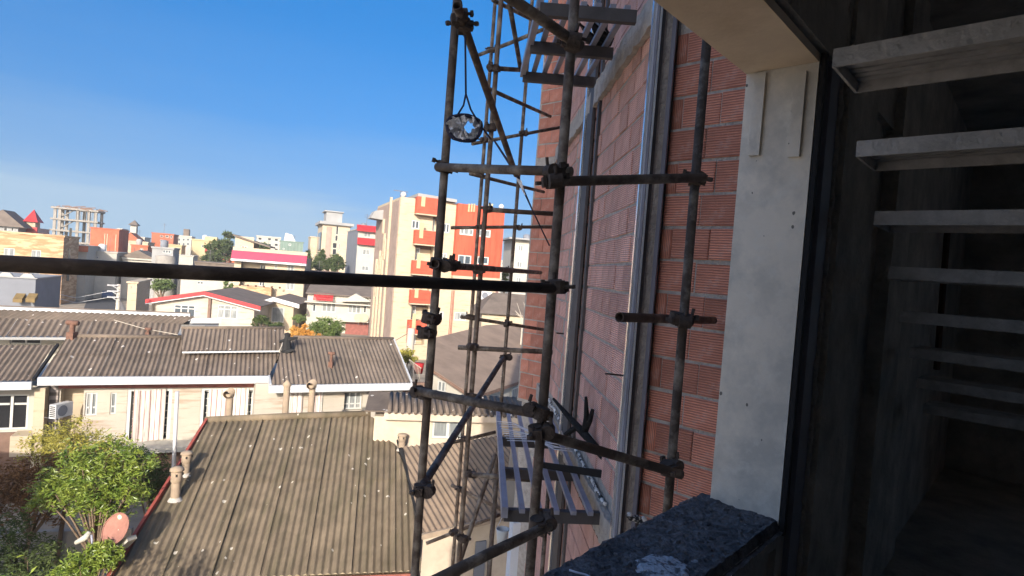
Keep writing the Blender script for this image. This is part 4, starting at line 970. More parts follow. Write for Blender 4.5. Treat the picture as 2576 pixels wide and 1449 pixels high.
# ================================================================== RIGHT-HAND HOUSES
hp = thing('hip_house', 'cream house with a wide speckled grey roof behind the scaffold', 'house', (0, 28, GROUND))
cor = D(1192, 998, 27.0)
PH = Pl(cor, 22, 20, 22 - 90)
pts = [cor, PH.P(*PH.uv(1345, 946)), PH.P(*PH.uv(1420, 925)), PH.P(*PH.uv(1420, 806)), PH.P(*PH.uv(1345, 812)), PH.P(*PH.uv(1222, 818)), PH.P(*PH.uv(1084, 852)), PH.P(*PH.uv(1078, 922))]
MB().prism(pts, -PH.n * .06).build('roof', M['hiproof'], hp)
for a_, b_ in ((pts[0], pts[1]), (pts[0], pts[7])): MB().bar(a_ - V((0, 0, .09)), b_ - V((0, 0, .09)), .06, .14).build('eave_board', M['brown'], hp)
mb = MB(); q0, q7, q1 = pts[0] + V((-.2, .5, -.2)), pts[7] + V((.2, .5, -.2)), pts[1] + V((-.1, .5, -.2))
mb.prism([V((q7.x, q7.y, GROUND)), V((q0.x, q0.y, GROUND)), q0, q7], (0, .3, 0)); mb.prism([V((q0.x, q0.y, GROUND)), V((q1.x, q1.y, GROUND)), q1, q0], (-.3, .3, 0)); mb.build('wall', M['white'], hp)
FHp2 = Fac(V((q0.x, q0.y, 0)), math.degrees(math.atan2(q1.x - q0.x, q1.y - q0.y)))
h = FHp2.rect(1284, 968, 1330, 1012); window(FHp2, hp, (h[0], h[1], h[2], h[3]), 2, 'panelight', .09, d=.14)
FHp3 = Fac(V((q7.x, q7.y, 0)), math.degrees(math.atan2(q0.x - q7.x, q0.y - q7.y)))
h = FHp3.rect(1104, 958, 1124, 985); window(FHp3, hp, h, 2, 'panelight', .06, d=.14)
# annex with scalloped tile edge and window, lean-to roof
M['plaster'] = over(mat('pinkish_plaster', (.46, .385, .30), .9, .12, 1.5), 'noise', (.36, .28, .22), 2.0, .5, .7, .6)
an = thing('annex', 'cream annex with a scalloped tile edge beside the big roof', 'house', (-2.5, 16.5, GROUND))
FN = Fac(D(1090, 1080, 18.6), 80)
h = FN.rect(1087, 1058, 1166, 1104); u0_, u1_ = px_u(FN, 940, 1080), px_u(FN, 1330, 1080); zt = FN.uv(1090, 1052)[1]
mb = MB(); wall(FN, mb, u0_, u1_, GROUND, zt, [h], .2); shell(FN, mb, u0_, u1_, GROUND, zt, 1.8); mb.build('wall', M['plaster'], an)
window(FN, an, h, 2, 'panelight', .07)
mb = MB(); FN.box(mb, u0_ + .3, u1_, zt - .02, zt + .19, -.3, .30); mb.build('eave', M['plaster'], an)
for i in range(24):
    u_ = u0_ + .45 + i * .2
    if u_ > u1_ - .1: break
    MB().tube([FN.P(u_, zt + .225, .33), FN.P(u_, zt + .40, -1.6)], .06, 8).build('roof_tile', M['asbestos_b'], an, True)
mb = MB(); mb.prism([FN.P(u0_ - .3, zt + .2, .1), FN.P(u1_, zt + .2, .1), FN.P(u1_, zt + .42, -1.7), FN.P(u0_ - .3, zt + .42, -1.7)], (0, 0, -.04)); mb.build('roof', M['asbestos_b'], an)
# lean-to
PLn = Pl(D(1064, 1340, 13.2), 77, 24)
pl_o = outline(PLn, [(1064, 1341), (1262, 1296), (1290, 1090), (1180, 1108), (1014, 1124), (1034, 1220)])
lt_ = thing('lean_to', 'brown corrugated lean-to roof sloping down below the annex window', 'house', (-2, 15, GROUND))
m_ = M['asbestos_c']
# ribs run down to the right
PL2 = Pl(D(1064, 1340, 13.2), 77, 24)
def lean():
    sk = .38                                         # ribs lean to the right down the slope
    pp = [(u_ + sk * v_, v_) for u_, v_ in pl_o]
    class Sk: pass
    s = Sk(); s.P = lambda u, v, w=0.0: PL2.P(u - sk * v, v, w)
    return s, pp
s_, pp = lean()
corrugated(s_, pp, lt_, m_, .15, .02, 6, 7)
a_, b_ = PLn.P(*PLn.uv(1062, 1346), -.05), PLn.P(*PLn.uv(1300, 1290), -.05)
MB().bar(a_, b_, .08, .12).build('gutter', M['pipe'], lt_)
mb = MB(); mb.prism([V((a_.x, a_.y + .25, GROUND)), V((b_.x, b_.y + .25, GROUND)), b_ + V((0, .25, -.04)), a_ + V((0, .25, -.04))], (0, .2, 0)); mb.build('wall', M['plaster'], lt_)
d_ = b_ - a_; FLn = Fac(V((a_.x, a_.y + .25, 0)), math.degrees(math.atan2(d_.x, d_.y)))
h = FLn.rect(1192, 1360, 1218, 1449); mb = MB(); FLn.box(mb, h[0], h[1], GROUND, h[3], 0.02, .06); mb.build('door', M['grey'], lt_)
# small hip roof house behind
sh = thing('small_hip_house', 'small house with a brown hipped roof left of the block facade', 'house', (0, 46, GROUND))
FS = Fac(D(1280, 800, 46), 80); u0_, u1_ = px_u(FS, 1212, 800), px_u(FS, 1400, 800); ze = FS.uv(1280, 792)[1]
mb = MB(); wall(FS, mb, u0_, u1_, GROUND, ze, [], .1); shell(FS, mb, u0_, u1_, GROUND, ze, 6, False); mb.build('wall', M['cream'], sh)
mb = MB(); zr = FS.uv(1280, 742)[1]
e_ = [FS.P(u0_ - .3, ze, .4), FS.P(u1_ + .3, ze, .4), FS.P(u1_ + .3, ze, -6.4), FS.P(u0_ - .3, ze, -6.4)]; r1, r2 = FS.P(u0_ + 1.2, zr, -3), FS.P(u1_ - 1.2, zr, -3)
mb.quad(e_[0], e_[1], r2, r1); mb.quad(e_[1], e_[2], r2); mb.quad(e_[2], e_[3], r1, r2); mb.quad(e_[3], e_[0], r1); mb.quad(*e_); mb.build('roof', M['roofgrey'], sh)

# ================================================================== TOWN BUILDINGS
def block(name, label, x0, x1, yt, Y, m, az=67, dep=12, wins=(), par=.25, ym=None, npane=2, cat='building', group=None, base=GROUND, slab=True, ft=.09):
    F_ = Fac(D(x0, yt, Y), az); zt_ = F_.o.z; u1_ = F_.uv(x1, yt + (x1 - x0) * .08)[0]
    t_ = thing(name, label, cat, (F_.o.x, F_.o.y, GROUND), group)
    hs_ = [F_.rect(*w[:4]) for w in wins]
    mb_ = MB(); wall(F_, mb_, 0, u1_, base, zt_, hs_, .2); shell(F_, mb_, 0, u1_, base, zt_, dep); mb_.build('wall', M[m], t_)
    if slab:
        mb_ = MB(); F_.box(mb_, -.15, u1_ + .15, zt_ + .003, zt_ + par, -dep - .1, .15); mb_.build('roof_slab', M['midgrey' if m in ('grey',) else m], t_)
    rg = random.Random(int(x0 * 3 + yt)); top_ = zt_ + par
    if slab and u1_ > 3:
        if rg.random() < .65:
            c_ = F_.P(u1_ * rg.uniform(.15, .85), top_, -rg.uniform(1, 4)); h_a = rg.uniform(1.6, 3.0); MB().tube([c_, c_ + V((0, 0, h_a))], .04, 5).build('antenna', M['cable'], t_)
            for k_ in range(3): MB().bar(c_ + V((-.5, 0, h_a - .15 - k_ * .25)), c_ + V((.5, .2, h_a - .15 - k_ * .25)), .03, .03).build('antenna', M['cable'], t_)
        if rg.random() < .4:
            c_ = F_.P(u1_ * rg.uniform(.2, .8), top_, -rg.uniform(2, 5)); MB().lathe(c_, [(.55, 0), (.6, .2), (.6, 1.1), (.3, 1.3), (.001, 1.3)], 12).build('water_tank', M[rg.choice(['bwhite', 'grey', 'midgrey'])], t_, True)
    for w, h_ in zip(wins, hs_): window(F_, t_, h_, w[4] if len(w) > 4 else 2, w[5] if len(w) > 5 else 'pane', ft)
    return t_, F_, u1_, zt_
a1 = lambda x, y: (911.9 + .1523 * x, 452.8 + .1523 * y)
a2 = lambda x, y: (911.9 + .1523 * x, 654.1 + .1523 * y)
def r1_(x0, y0, x1, y1): return (*a1(x0, y0), *a1(x1, y1))
def r2_(x0, y0, x1, y1): return (*a2(x0, y0), *a2(x1, y1))

# --- the cream and orange-red apartment block
ap = thing('apartment_block', 'tall cream apartment block with orange-red balconies and cladding', 'building', (-12, 62, GROUND))
FAp = Fac(D(1008.5, 495, 62), 67)
zt = FAp.o.z; uM = FAp.uv(1147, 510)[0]; uE = FAp.uv(1262, 560)[0]
wins = [(r1_(812, 665, 940, 808), 2, 'pane'), (r1_(1330, 715, 1440, 872), 2, 'pane'), (r1_(1285, 1205, 1395, 1310), 2, 'panelight'), (r2_(1205, 850, 1335, 980), 2, 'panedark'), (r2_(1515, 862, 1720, 1000), 2, 'panelight')]
recs = [r1_(1160, 600, 1300, 850), r1_(868, 1072, 1165, 1332), r2_(832, 238, 1120, 495), r2_(805, 718, 1085, 985), r2_(835, 1205, 1020, 1400)]
hs_ = [FAp.rect(*w[0]) for w in wins]; hr = [FAp.rect(*w) for w in recs]
mb = MB(); wall(FAp, mb, 0, uE, GROUND, zt, hs_ + hr, .9); shell(FAp, mb, 0, uE, GROUND, zt, 13.5); mb.build('wall', M['cream'], ap)
for w, h in zip(wins, hs_): window(FAp, ap, h, w[1], w[2], .11)
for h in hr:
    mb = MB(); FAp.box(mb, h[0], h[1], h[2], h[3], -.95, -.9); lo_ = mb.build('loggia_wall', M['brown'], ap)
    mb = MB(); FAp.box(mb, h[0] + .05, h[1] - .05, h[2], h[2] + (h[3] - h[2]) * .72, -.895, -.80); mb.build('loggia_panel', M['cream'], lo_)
    dw = (h[1] - h[0]) * .28
    window(FAp, ap, (h[0] + .15, h[0] + .15 + dw, h[2], h[2] + (h[3] - h[2]) * .8), 1, 'panelight', .12, d=-.66, name='balcony_door')
for i, q in enumerate((r1_(866, 300, 1218, 575), r1_(836, 840, 1182, 1068), r2_(798, 15, 1122, 233), r2_(765, 495, 1085, 710), r2_(730, 988, 1020, 1203))):
    h = FAp.rect(*q); mb = MB(); FAp.box(mb, h[0], h[1], h[2], h[3], .005, .95); bal = mb.build('balcony', M['red'], ap)
    mb = MB(); FAp.box(mb, h[0] - .05, h[1] + .05, h[2] - .12, h[2] - .003, .0, 1.0); mb.build('balcony_floor', M['cream'], bal)
    for k_ in (.24, .33):
        c_ = h[0] + (h[1] - h[0]) * k_; mb = MB(); FAp.box(mb, c_ - .14, c_ + .06, h[2] + (h[3] - h[2]) * .42, h[3] + (.0 if i == 0 else .75), .955, 1.03); mb.build('cream_bar', M['yellow'], bal)
# red bay
q = (*a1(1548, 395), *a2(2248, 285)); F0 = FAp.uv(*a1(1552, 392)); F1 = FAp.uv(*a1(2318, 470)); zb_ = FAp.uv(*a2(1850, 275))[1]
FBay = Fac(FAp.P(0, 0, .7), 67)
bw = [(r1_(1605, 795, 1832, 912), 3, 'panelight'), (r1_(1915, 818, 2118, 942), 2, 'panelight'), (r1_(1577, 1240, 1797, 1395), 2, 'pane'), (r1_(1890, 1265, 2085, 1395), 2, 'pane')]
hb = [FBay.rect(*w[0]) for w in bw]
mb = MB(); wall(FBay, mb, F0[0], F1[0], zb_, F0[1], hb, .2); shell(FBay, mb, F0[0], F1[0], zb_, F0[1], .69)
mb.quad(FBay.P(F0[0], zb_), FBay.P(F1[0], zb_), FBay.P(F1[0], zb_, -.69), FBay.P(F0[0], zb_, -.69)); bay = mb.build('red_bay', M['redv'], ap)
for w, h in zip(bw, hb): window(FBay, ap, h, w[1], w[2], .13)
mb = MB(); FBay.box(mb, F0[0] - .05, F1[0] + .05, zb_ - .35, zb_ - .01, -.6, .12); mb.build('bay_ledge', M['cream'], ap)
for xx in (1755, 1800, 1842, 2090, 2135):
    h = FBay.rect(*r1_(xx - 12, 392, xx + 12, 528)); mb = MB(); FBay.box(mb, h[0], h[1], h[2], h[3], .005, .12); mb.build('cream_bar', M['yellow'], bay)
for xx in (1450, 1472, 1490, 2180, 2205):
    h = FAp.rect(*r2_(xx - 4, 500, xx + 4, 1210)); mb = MB(); FAp.box(mb, h[0], h[1], GROUND, h[3], .003, .06); mb.build('red_stripe', M['redtrim'], ap)
# side face cladding with pale ribs
FSd = Fac(FAp.P(0, 0, .012), 67 - 90); FSd.n = -FAp.r.copy(); FSd.o = FAp.P(0, 0, 0) - FAp.r * .012
mb = MB(); FSd.box(mb, .3, 13.4, GROUND, zt - .3, 0.0, .06); mb.build('side_cladding', M['pinkstone'], ap)
for i, (u_, z0_, z1_) in enumerate(((4.0, -9, zt + .3), (6.5, -9, 3.5), (8.5, -9, 1.5), (10.5, -9, .5), (7.6, 3.5, 5.2), (9.6, -4, -1))):
    mb = MB(); FSd.box(mb, u_, u_ + .45, z0_, z1_, .065, .28); mb.build('side_rib', M['cream'], ap)
    if 0 < i < 4: mb = MB(); FSd.box(mb, u_ - .5, u_ - .003, z1_ - 3.0, z1_ - .6, .065, .22); mb.build('side_rib', M['cream'], ap)
# roof stair canopy, lamps, antenna
c0, c1_ = FAp.uv(*a1(900, 225)), FAp.uv(*a1(1535, 345))
mb = MB(); mb.hexa([FAp.P(c0[0], c0[1], .6), FAp.P(c1_[0], c1_[1] + .1, .6), FAp.P(c1_[0], c1_[1] + .1, -5), FAp.P(c0[0], c0[1], -5), *[p_ - V((0, 0, .32)) for p_ in (FAp.P(c0[0], c0[1], .6), FAp.P(c1_[0], c1_[1] + .1, .6), FAp.P(c1_[0], c1_[1] + .1, -5), FAp.P(c0[0], c0[1], -5))]])
mb.build('roof_canopy', M['midgrey'], ap)
mb = MB(); mb.hexa([FAp.P(c0[0] + .6, zt, -.4), FAp.P(c1_[0] - .3, zt, -.4), FAp.P(c1_[0] - .3, zt, -4.5), FAp.P(c0[0] + .6, zt, -4.5), FAp.P(c0[0] + .6, c0[1] - .5, -.4), FAp.P(c1_[0] - .3, c1_[1] - .25, -.4), FAp.P(c1_[0] - .3, c1_[1] - .25, -4.5), FAp.P(c0[0] + .6, c0[1] - .5, -4.5)]); mb.build('stair_house', M['cream'], ap)
for xx, yy in ((682, 240), (2300, 440)):
    u_, z_ = FAp.uv(*a1(xx, yy)); c = FAp.P(u_, z_, -.1); mb = MB(); mb.lathe(c, [(.001, -.32), (.22, -.22), (.32, 0), (.22, .22), (.001, .32)], 10); mb.build('globe_lamp', M['bwhite'], ap, True)
    MB().tube([c - V((0, 0, 1.0)), c - V((0, 0, .3))], .06, 6).build('lamp_post', M['frameSteel'], ap)
u_, z_ = FAp.uv(*a1(735, 130)); c = FAp.P(u_, z_, -3); MB().tube([V((c.x, c.y, zt)), c], .04, 5).build('antenna', M['cable'], ap); MB().bar(c + V((-.8, 0, 0)), c + V((.8, 0, -.1)), .06, .06).build('antenna', M['cable'], ap)
mb = MB(); c = FSd.P(9.0, FAp.uv(*a1(240, 640))[1] + .6, 0); mb.prism([c + V((0, 0, 0)), c - FAp.r * 1.5 + V((0, 0, .1)), c - FAp.r * 1.0 + V((0, 0, 1.0)), c + V((0, 0, 1.2))], -FAp.n * 2.5); mb.build('side_canopy', M['midgrey'], ap)
u_, z_ = FAp.uv(*a2(2010, 580)); ac_unit(FAp.P(u_, z_, .45), FAp.r, FAp.n, 'white air conditioner on the cream apartment wall right of the scaffold post', 1.5)

b1 = lambda x, y: (.25 * x, 471.7 + .25 * y)
b2 = lambda x, y: (566 + .25 * x, 440.3 + .25 * y)
b4 = lambda x, y: (566 + .25 * x, 723.3 + .25 * y)
c8 = lambda x, y: (566 + .1523 * x, 553.5 + .1523 * y)
def rr(f, x0, y0, x1, y1): return (*f(x0, y0), *f(x1, y1))

# --- stone building, left
w_ = [(*rr(b1, 35, 610, 145, 705), 2, 'panelight'), (*rr(b1, 315, 630, 410, 722), 2, 'panelight'), (*rr(b1, 18, 800, 118, 890), 2, 'panelight'), (*rr(b1, 298, 818, 400, 910), 2, 'panelight')]
t, F_, u_, z_ = block('stone_building', 'tan stone-clad building at the left edge with white windows', -130, 161, 575, 84, 'tan', 67, 8, w_, .3)
c = F_.P(*F_.uv(*b1(385, 945)), .4); ac_unit(c, F_.r, F_.n, 'white air conditioner on the tan stone wall at the left', 1.4)
for k_ in range(3):
    FS_ = Fac(F_.P(u_, 0, 0), 67 - 90); FS_.n = F_.r.copy(); mb = MB(); FS_.box(mb, 2.4, 3.6, -6.5 + k_ * 3.2, -4.6 + k_ * 3.2, .01, .05); mb.build('side_window', M['panedark'], t)
# building with mustard awnings; its shade is put into the grey colour
t, F_, u_, z_ = block('shade_grey_building', 'low building with shade painted as grey and two mustard window awnings at the left edge', -130, 90, 690, 56, 'grey', 67, 8, [(*b1(172, 1100), *b1(232, 1150), 1, 'panedark'), (*b1(300, 1100), *b1(352, 1145), 1, 'panedark')], .12)
for x in (165, 292):
    h = F_.rect(*b1(x, 1065), *b1(x + 92, 1115)); mb = MB(); mb.prism([F_.P(h[0], h[3], .01), F_.P(h[0], h[2], .9), F_.P(h[0], h[2] - .35, .9), F_.P(h[0], h[2], .01)], F_.r * (h[1] - h[0])); mb.build('awning', M['awning'], t)
for k_ in range(5):
    c = F_.P(u_ - .7 - k_ * 1.7, z_ + .12, -.3); mb = MB(); mb.prism([c - F_.r * .6, c + F_.r * .6, c + F_.r * .3 + V((0, 0, .35)), c - F_.r * .3 + V((0, 0, .35))], -F_.n * -.3); mb.build('parapet_scallop', M['white'], t)
# grey rooftop house, red pavilion
t, F_, u_, z_ = block('slate_house', 'slate grey house with sloping eaves above the tan stone building', -60, 46, 566, 112, 'midgrey', 67, 10, [(*b1(35, 385), *b1(75, 440), 1, 'panedark'), (*b1(110, 385), *b1(140, 440), 1, 'panedark')], .2)
mb = MB(); mb.prism([F_.P(-1, z_ + .2, .8), F_.P(u_ + 1.2, z_ + .2, .8), F_.P(u_ * .55, z_ + 3.4, -1)], -F_.n * 6); mb.build('gable_roof', M['roofgrey'], t)
t, F_, u_, z_ = block('red_pavilion', 'small white house with a red pyramid turret roof', 42, 91, 572, 118, 'white', 67, 8, (), .2)
mb = MB(); F_.box(mb, -.3, u_ + .3, z_ - .9, z_ + .3, .0, .5); mb.build('red_band', M['redpaint'], t)
h = F_.rect(*b1(262, 345), *b1(352, 385)); mb = MB(); F_.box(mb, h[0], h[1], z_, h[3], -3, -.2); mb.build('turret', M['cream'], t)
ap_ = F_.P((h[0] + h[1]) / 2, h[3] + 2.6, -1.6); q = [F_.P(h[0] - .5, h[3], .3), F_.P(h[1] + .5, h[3], .3), F_.P(h[1] + .5, h[3], -3.5), F_.P(h[0] - .5, h[3], -3.5)]
mb = MB()
for i in range(4): mb.quad(q[i], q[(i + 1) % 4], ap_)
mb.quad(*q); mb.build('turret_roof', M['redpaint'], t)
# --- bare concrete frame
cf = thing('concrete_skeleton', 'bare concrete building frame with a ragged top slab', 'building frame', (-90, 130, GROUND))
FCf = Fac(D(131, 640, 146), 67); us = [FCf.uv(x, 590)[0] for x in (131, 143, 189, 217, 234)]; zs_ = [FCf.uv(185, y)[1] for y in (524, 552, 580, 608, 636)]
for u_ in us:
    for d_ in (0, -6):
        mb = MB(); FCf.box(mb, u_, u_ + .6, GROUND, zs_[0], d_ - .5, d_); mb.build('column', M['concrete'], cf)
for i, z_ in enumerate(zs_):
    mb = MB(); FCf.box(mb, us[0] - .5, us[-1] + .9, z_ - .42, z_, -6.8, .35); mb.build('slab', M['concrete'], cf)
rng = random.Random(6)
for i in range(26):
    a_ = FCf.P(us[0] - .8 + rng.uniform(0, us[-1] - us[0] + 1.4), zs_[0] + rng.uniform(.05, .5), rng.uniform(-5, .5)); MB().bar(a_, a_ + FCf.r * rng.uniform(.8, 2.6) + V((0, 0, rng.uniform(-.7, .5))), .3, .22).build('formwork_board', M['brown'], cf)
for i in range(9):
    u_ = us[2] + i * (us[-1] - us[2]) / 8; MB().bar(FCf.P(u_, zs_[1], .1), FCf.P(u_, zs_[0] - .3, .1), .08, .08).build('prop', M['concrete'], cf)
for i in range(2): MB().bar(FCf.P(us[0] + 1, zs_[i + 1], -1), FCf.P(us[2] - .6, zs_[i] - .3, -1), .5, .2).build('stair_flight', M['concrete'], cf)
# --- skyline
t, F_, u_, z_ = block('orange_brick_block', 'windowless orange brick block right of the concrete frame', 228, 300, 573, 126, 'orangebrick', 67, 10, (), .2)
for x in (262, 268, 290): h = F_.rect(x, 586, x + 2, 640); mb = MB(); F_.box(mb, h[0], h[1], GROUND, z_ - 1, .0, .12); mb.build('tie_column', M['cream'], t)
block('white_annex', 'narrow white block behind the orange brick building', 296, 306, 576, 150, 'white', 67, 8, (), .2)
t, F_, u_, z_ = block('cupola_house', 'white house with a little roof cupola on the skyline', 302, 364, 594, 175, 'white', 67, 10, [(315 + i * 14, 600, 321 + i * 14, 606, 1) for i in range(3)], .3)
mb = MB(); F_.box(mb, u_ * .38, u_ * .62, z_, z_ + 3.6, -3, -.5); mb.build('cupola', M['white'], t)
mb = MB(); c = F_.P(u_ * .5, z_ + 5.2, -1.8); q = [F_.P(u_ * .3, z_ + 3.6, .4), F_.P(u_ * .7, z_ + 3.6, .4), F_.P(u_ * .7, z_ + 3.6, -4), F_.P(u_ * .3, z_ + 3.6, -4)]
for i in range(4): mb.quad(q[i], q[(i + 1) % 4], c)
mb.build('cupola_roof', M['roofgrey'], t)
t, F_, u_, z_ = block('peach_flats', 'peach coloured flats with a low gable below the cupola house', 300, 372, 606, 150, 'cream', 67, 10, [(318, 612, 324, 617, 2), (345, 612, 350, 617, 2), (330, 622, 336, 628, 2)], .3)
mb = MB(); mb.prism([F_.P(.5, z_ + .3, .1), F_.P(u_ * .75, z_ + .3, .1), F_.P(u_ * .36, z_ + 2.4, .1)], -F_.n * 8); mb.build('gable', M['orangebrick'], t)
block('salmon_house', 'salmon brick house low behind the long tube', 330, 372, 617, 130, 'orangebrick', 67, 8, [(352, 625, 360, 631, 2)], .25)
t, F_, u_, z_ = block('brick_tower', 'orange brick block with small dark windows on the skyline', 382, 437, 587, 165, 'orangebrick', 67, 10, [(*rr(b1, 1610, y, 1642, y + 20), 1, 'panedark') for y in (480, 524, 568)] + [(*rr(b1, 1662, 482, 1700, 502), 1, 'panedark'), (*rr(b1, 1712, 485, 1735, 510), 1, 'panedark')], .3)
block('red_roof_house', 'yellow house with an orange roof band before the brick tower', 414, 457, 616, 145, 'yellow', 67, 8, [(421, 622, 427, 628, 2), (442, 623, 449, 629, 2)], .3)
t, F_, u_, z_ = block('white_flats', 'white flats with rows of small windows on the skyline', 441, 482, 594, 190, 'white', 67, 10, [(448 + i * 11, y, 454 + i * 11, y + 6, 1) for i in range(3) for y in (600, 611)], .4)
mb = MB(); F_.box(mb, u_ * .45, u_ * .8, z_, z_ + 2.6, -4, -1); mb.build('stair_house', M['roofgrey'], t)
t, F_, u_, z_ = block('yellow_flats', 'yellow flats with one red balcony left of the dark evergreen', 483, 548, 603, 155, 'yellow', 67, 10, [(507, 616, 512, 622, 1), (534, 612, 541, 620, 2)], .3)
h = F_.rect(*rr(b1, 2065, 600, 2112, 655)); mb = MB(); F_.box(mb, h[0], h[1], h[2], h[3], .01, .8); mb.build('balcony', M['redpaint'], t)
mb = MB(); F_.box(mb, u_ * .45, u_ * .95, z_, z_ + 1.2, -6, -1); mb.build('penthouse', M['yellow'], t)
t, F_, u_, z_ = block('red_band_house', 'white house with an orange-red roof band before the brick block', 183, 219, 618, 98, 'white', 67, 9, (), .2)
mb = MB(); F_.box(mb, -.2, u_ + .2, z_ - .9, z_ + .1, .01, .5); mb.build('roof_band', M['orangeroof'], t)
block('white_boundary_house', 'long blank white house under the orange brick block', 229, 294, 633, 104, 'white', 67, 9, [(238, 645, 248, 650, 2)], .2)
t, F_, u_, z_ = block('white_gable_house', 'low white gabled house above the middle of the long tube', 308, 384, 647, 108, 'white', 67, 9, [(330, 652, 338, 657, 2)], .15)
mb = MB(); mb.prism([F_.P(-.6, z_, .4), F_.P(u_ + .6, z_, .4), F_.P(u_ * .5, z_ + 1.5, .4)], -F_.n * 10); mb.build('roof', M['roofgrey'], t)
mb = MB(); F_.box(mb, 0, u_, z_ - .3, z_ - .01, .0, .45); mb.build('fascia', M['white'], t)
t, F_, u_, z_ = block('grey_tank_house', 'pale grey block with a round water tank beside it', 383, 436, 624, 100, 'midgrey', 67, 8, [(409, 629, 430, 637, 3, 'pane')], .3)
c = F_.P(u_ * .72, -6, 1.4); MB().lathe(V((c.x, c.y, GROUND)), [(1.5, 0), (1.5, z_ - GROUND - 1.2), (.001, z_ - GROUND - 1.0)], 16).build('water_tank', M['concrete'], t, True)
for i, (x0, x1, yt, Y, m, lab) in enumerate(((438, 486, 642, 118, 'white', 'low white house left of the bare shrubs under the skyline'), (490, 590, 660, 105, 'roofgrey', 'low dark-roofed house below the evergreen tree'), (556, 600, 640, 150, 'orangebrick', 'small brick house between evergreen and crimson-banded house'),
                                           (770, 868, 684, 100, 'brown', 'long low brown-roofed house under the cypresses'), (322, 345, 712, 70, 'cream', 'small plastered shed wall right of the crossarm pole'), (455, 590, 700, 95, 'white', 'white wall house below the long tube beside the shrub'),
                                           (-40, 20, 640, 150, 'white', 'white house far behind the left end of the tube'), (640, 700, 632, 130, 'cream', 'cream house top behind the crimson-banded house'))):
    block('low_house', lab, x0, x1, yt, Y, m, 67, 9, [(x0 + (x1 - x0) * .3, yt + 8, x0 + (x1 - x0) * .42, yt + 15, 2)] if m not in ('roofgrey', 'brown') else (), .2, group='low houses of the town')
# --- street, pole, cars
sp = [pz(x, y, GROUND + .004) for x, y in ((205, 790), (305, 790), (272, 690), (246, 690))]
struct(MB().quad(*sp).build('street', M['asphalt']))
sp = [pz(x, y, GROUND + .12) for x, y in ((306, 790), (318, 790), (277, 690), (273, 690))]; mb = MB(); mb.prism(sp, (0, 0, -.13)); struct(mb.build('pavement', M['concrete']))
pl_ = thing('utility_pole', 'pale concrete pole with three white crossarms beside the street', 'utility pole', D(298, 775, 62) * 1)
p = D(300, 715, 62); MB().tube([(p.x, p.y, GROUND), (p.x, p.y, p.z)], [.26, .18], 10).build('shaft', M['pole'], pl_, True)
for y in (718, 733, 748):
    a_, b_ = D(298, y, 61.8), D(270, y - 1, 61); MB().bar(a_, b_, .12, .14).build('crossarm', M['bwhite'], pl_); MB().bar(D(298, y + 10, 61.8), D(281, y, 61.3), .08, .08).build('brace', M['bwhite'], pl_)
for i, (y, y2) in enumerate(((733, 742), (748, 752))):
    q = D(275, y, 61.2); e_ = D(120, y2 - 8, 70); m_ = (q + e_) / 2 - V((0, 0, .7)); solo(MB().tube([q, m_, e_], .025, 5), 'overhead_cable', ('upper', 'lower')[i] + ' overhead cable leaving the crossarm pole', 'cable', M['bwhite'])
def car(lab, px, py, ang, col):
    c = pz(px, py, GROUND + .01); t = thing('parked_car', lab, 'car', c, 'cars on the shaded street'); a = R(ang); f_, s_ = V((math.sin(a), math.cos(a), 0)), V((math.cos(a), -math.sin(a), 0)); u_ = V((0, 0, 1))
    prof = [(-2.1, .35), (2.1, .35), (2.15, .7), (1.3, .85), (.7, 1.38), (-1.1, 1.42), (-1.9, .95), (-2.15, .8)]
    MB().prism([c + f_ * x + u_ * z - s_ * .82 for x, z in prof], s_ * 1.64).build('body', mat('car_paint_' + lab[:5], col, .3, .05, 2, spec=.6), t)
    g = [(1.12, .92), (.62, 1.30), (-1.02, 1.33), (-1.62, .95)]
    MB().prism([c + f_ * x + u_ * z - s_ * .84 for x, z in g], s_ * 1.68).build('glass', M['pane'], t)
    for x in (-1.35, 1.35):
        for s2 in (-.86, .66):
            k_ = c + f_ * x + s_ * s2 + u_ * .33; MB().prism([k_ + f_ * math.cos(q) * .33 + u_ * math.sin(q) * .33 for q in [6.283 * i / 10 for i in range(10)]], s_ * .2).build('wheel', M['black'], t)
car('white car far up the shaded street', 262, 703, -30, (.7, .7, .72)); car('silver car parked at the right of the street', 276, 728, -30, (.45, .47, .5)); car('dark blue car parked lower on the street', 272, 752, -30, (.04, .07, .16))

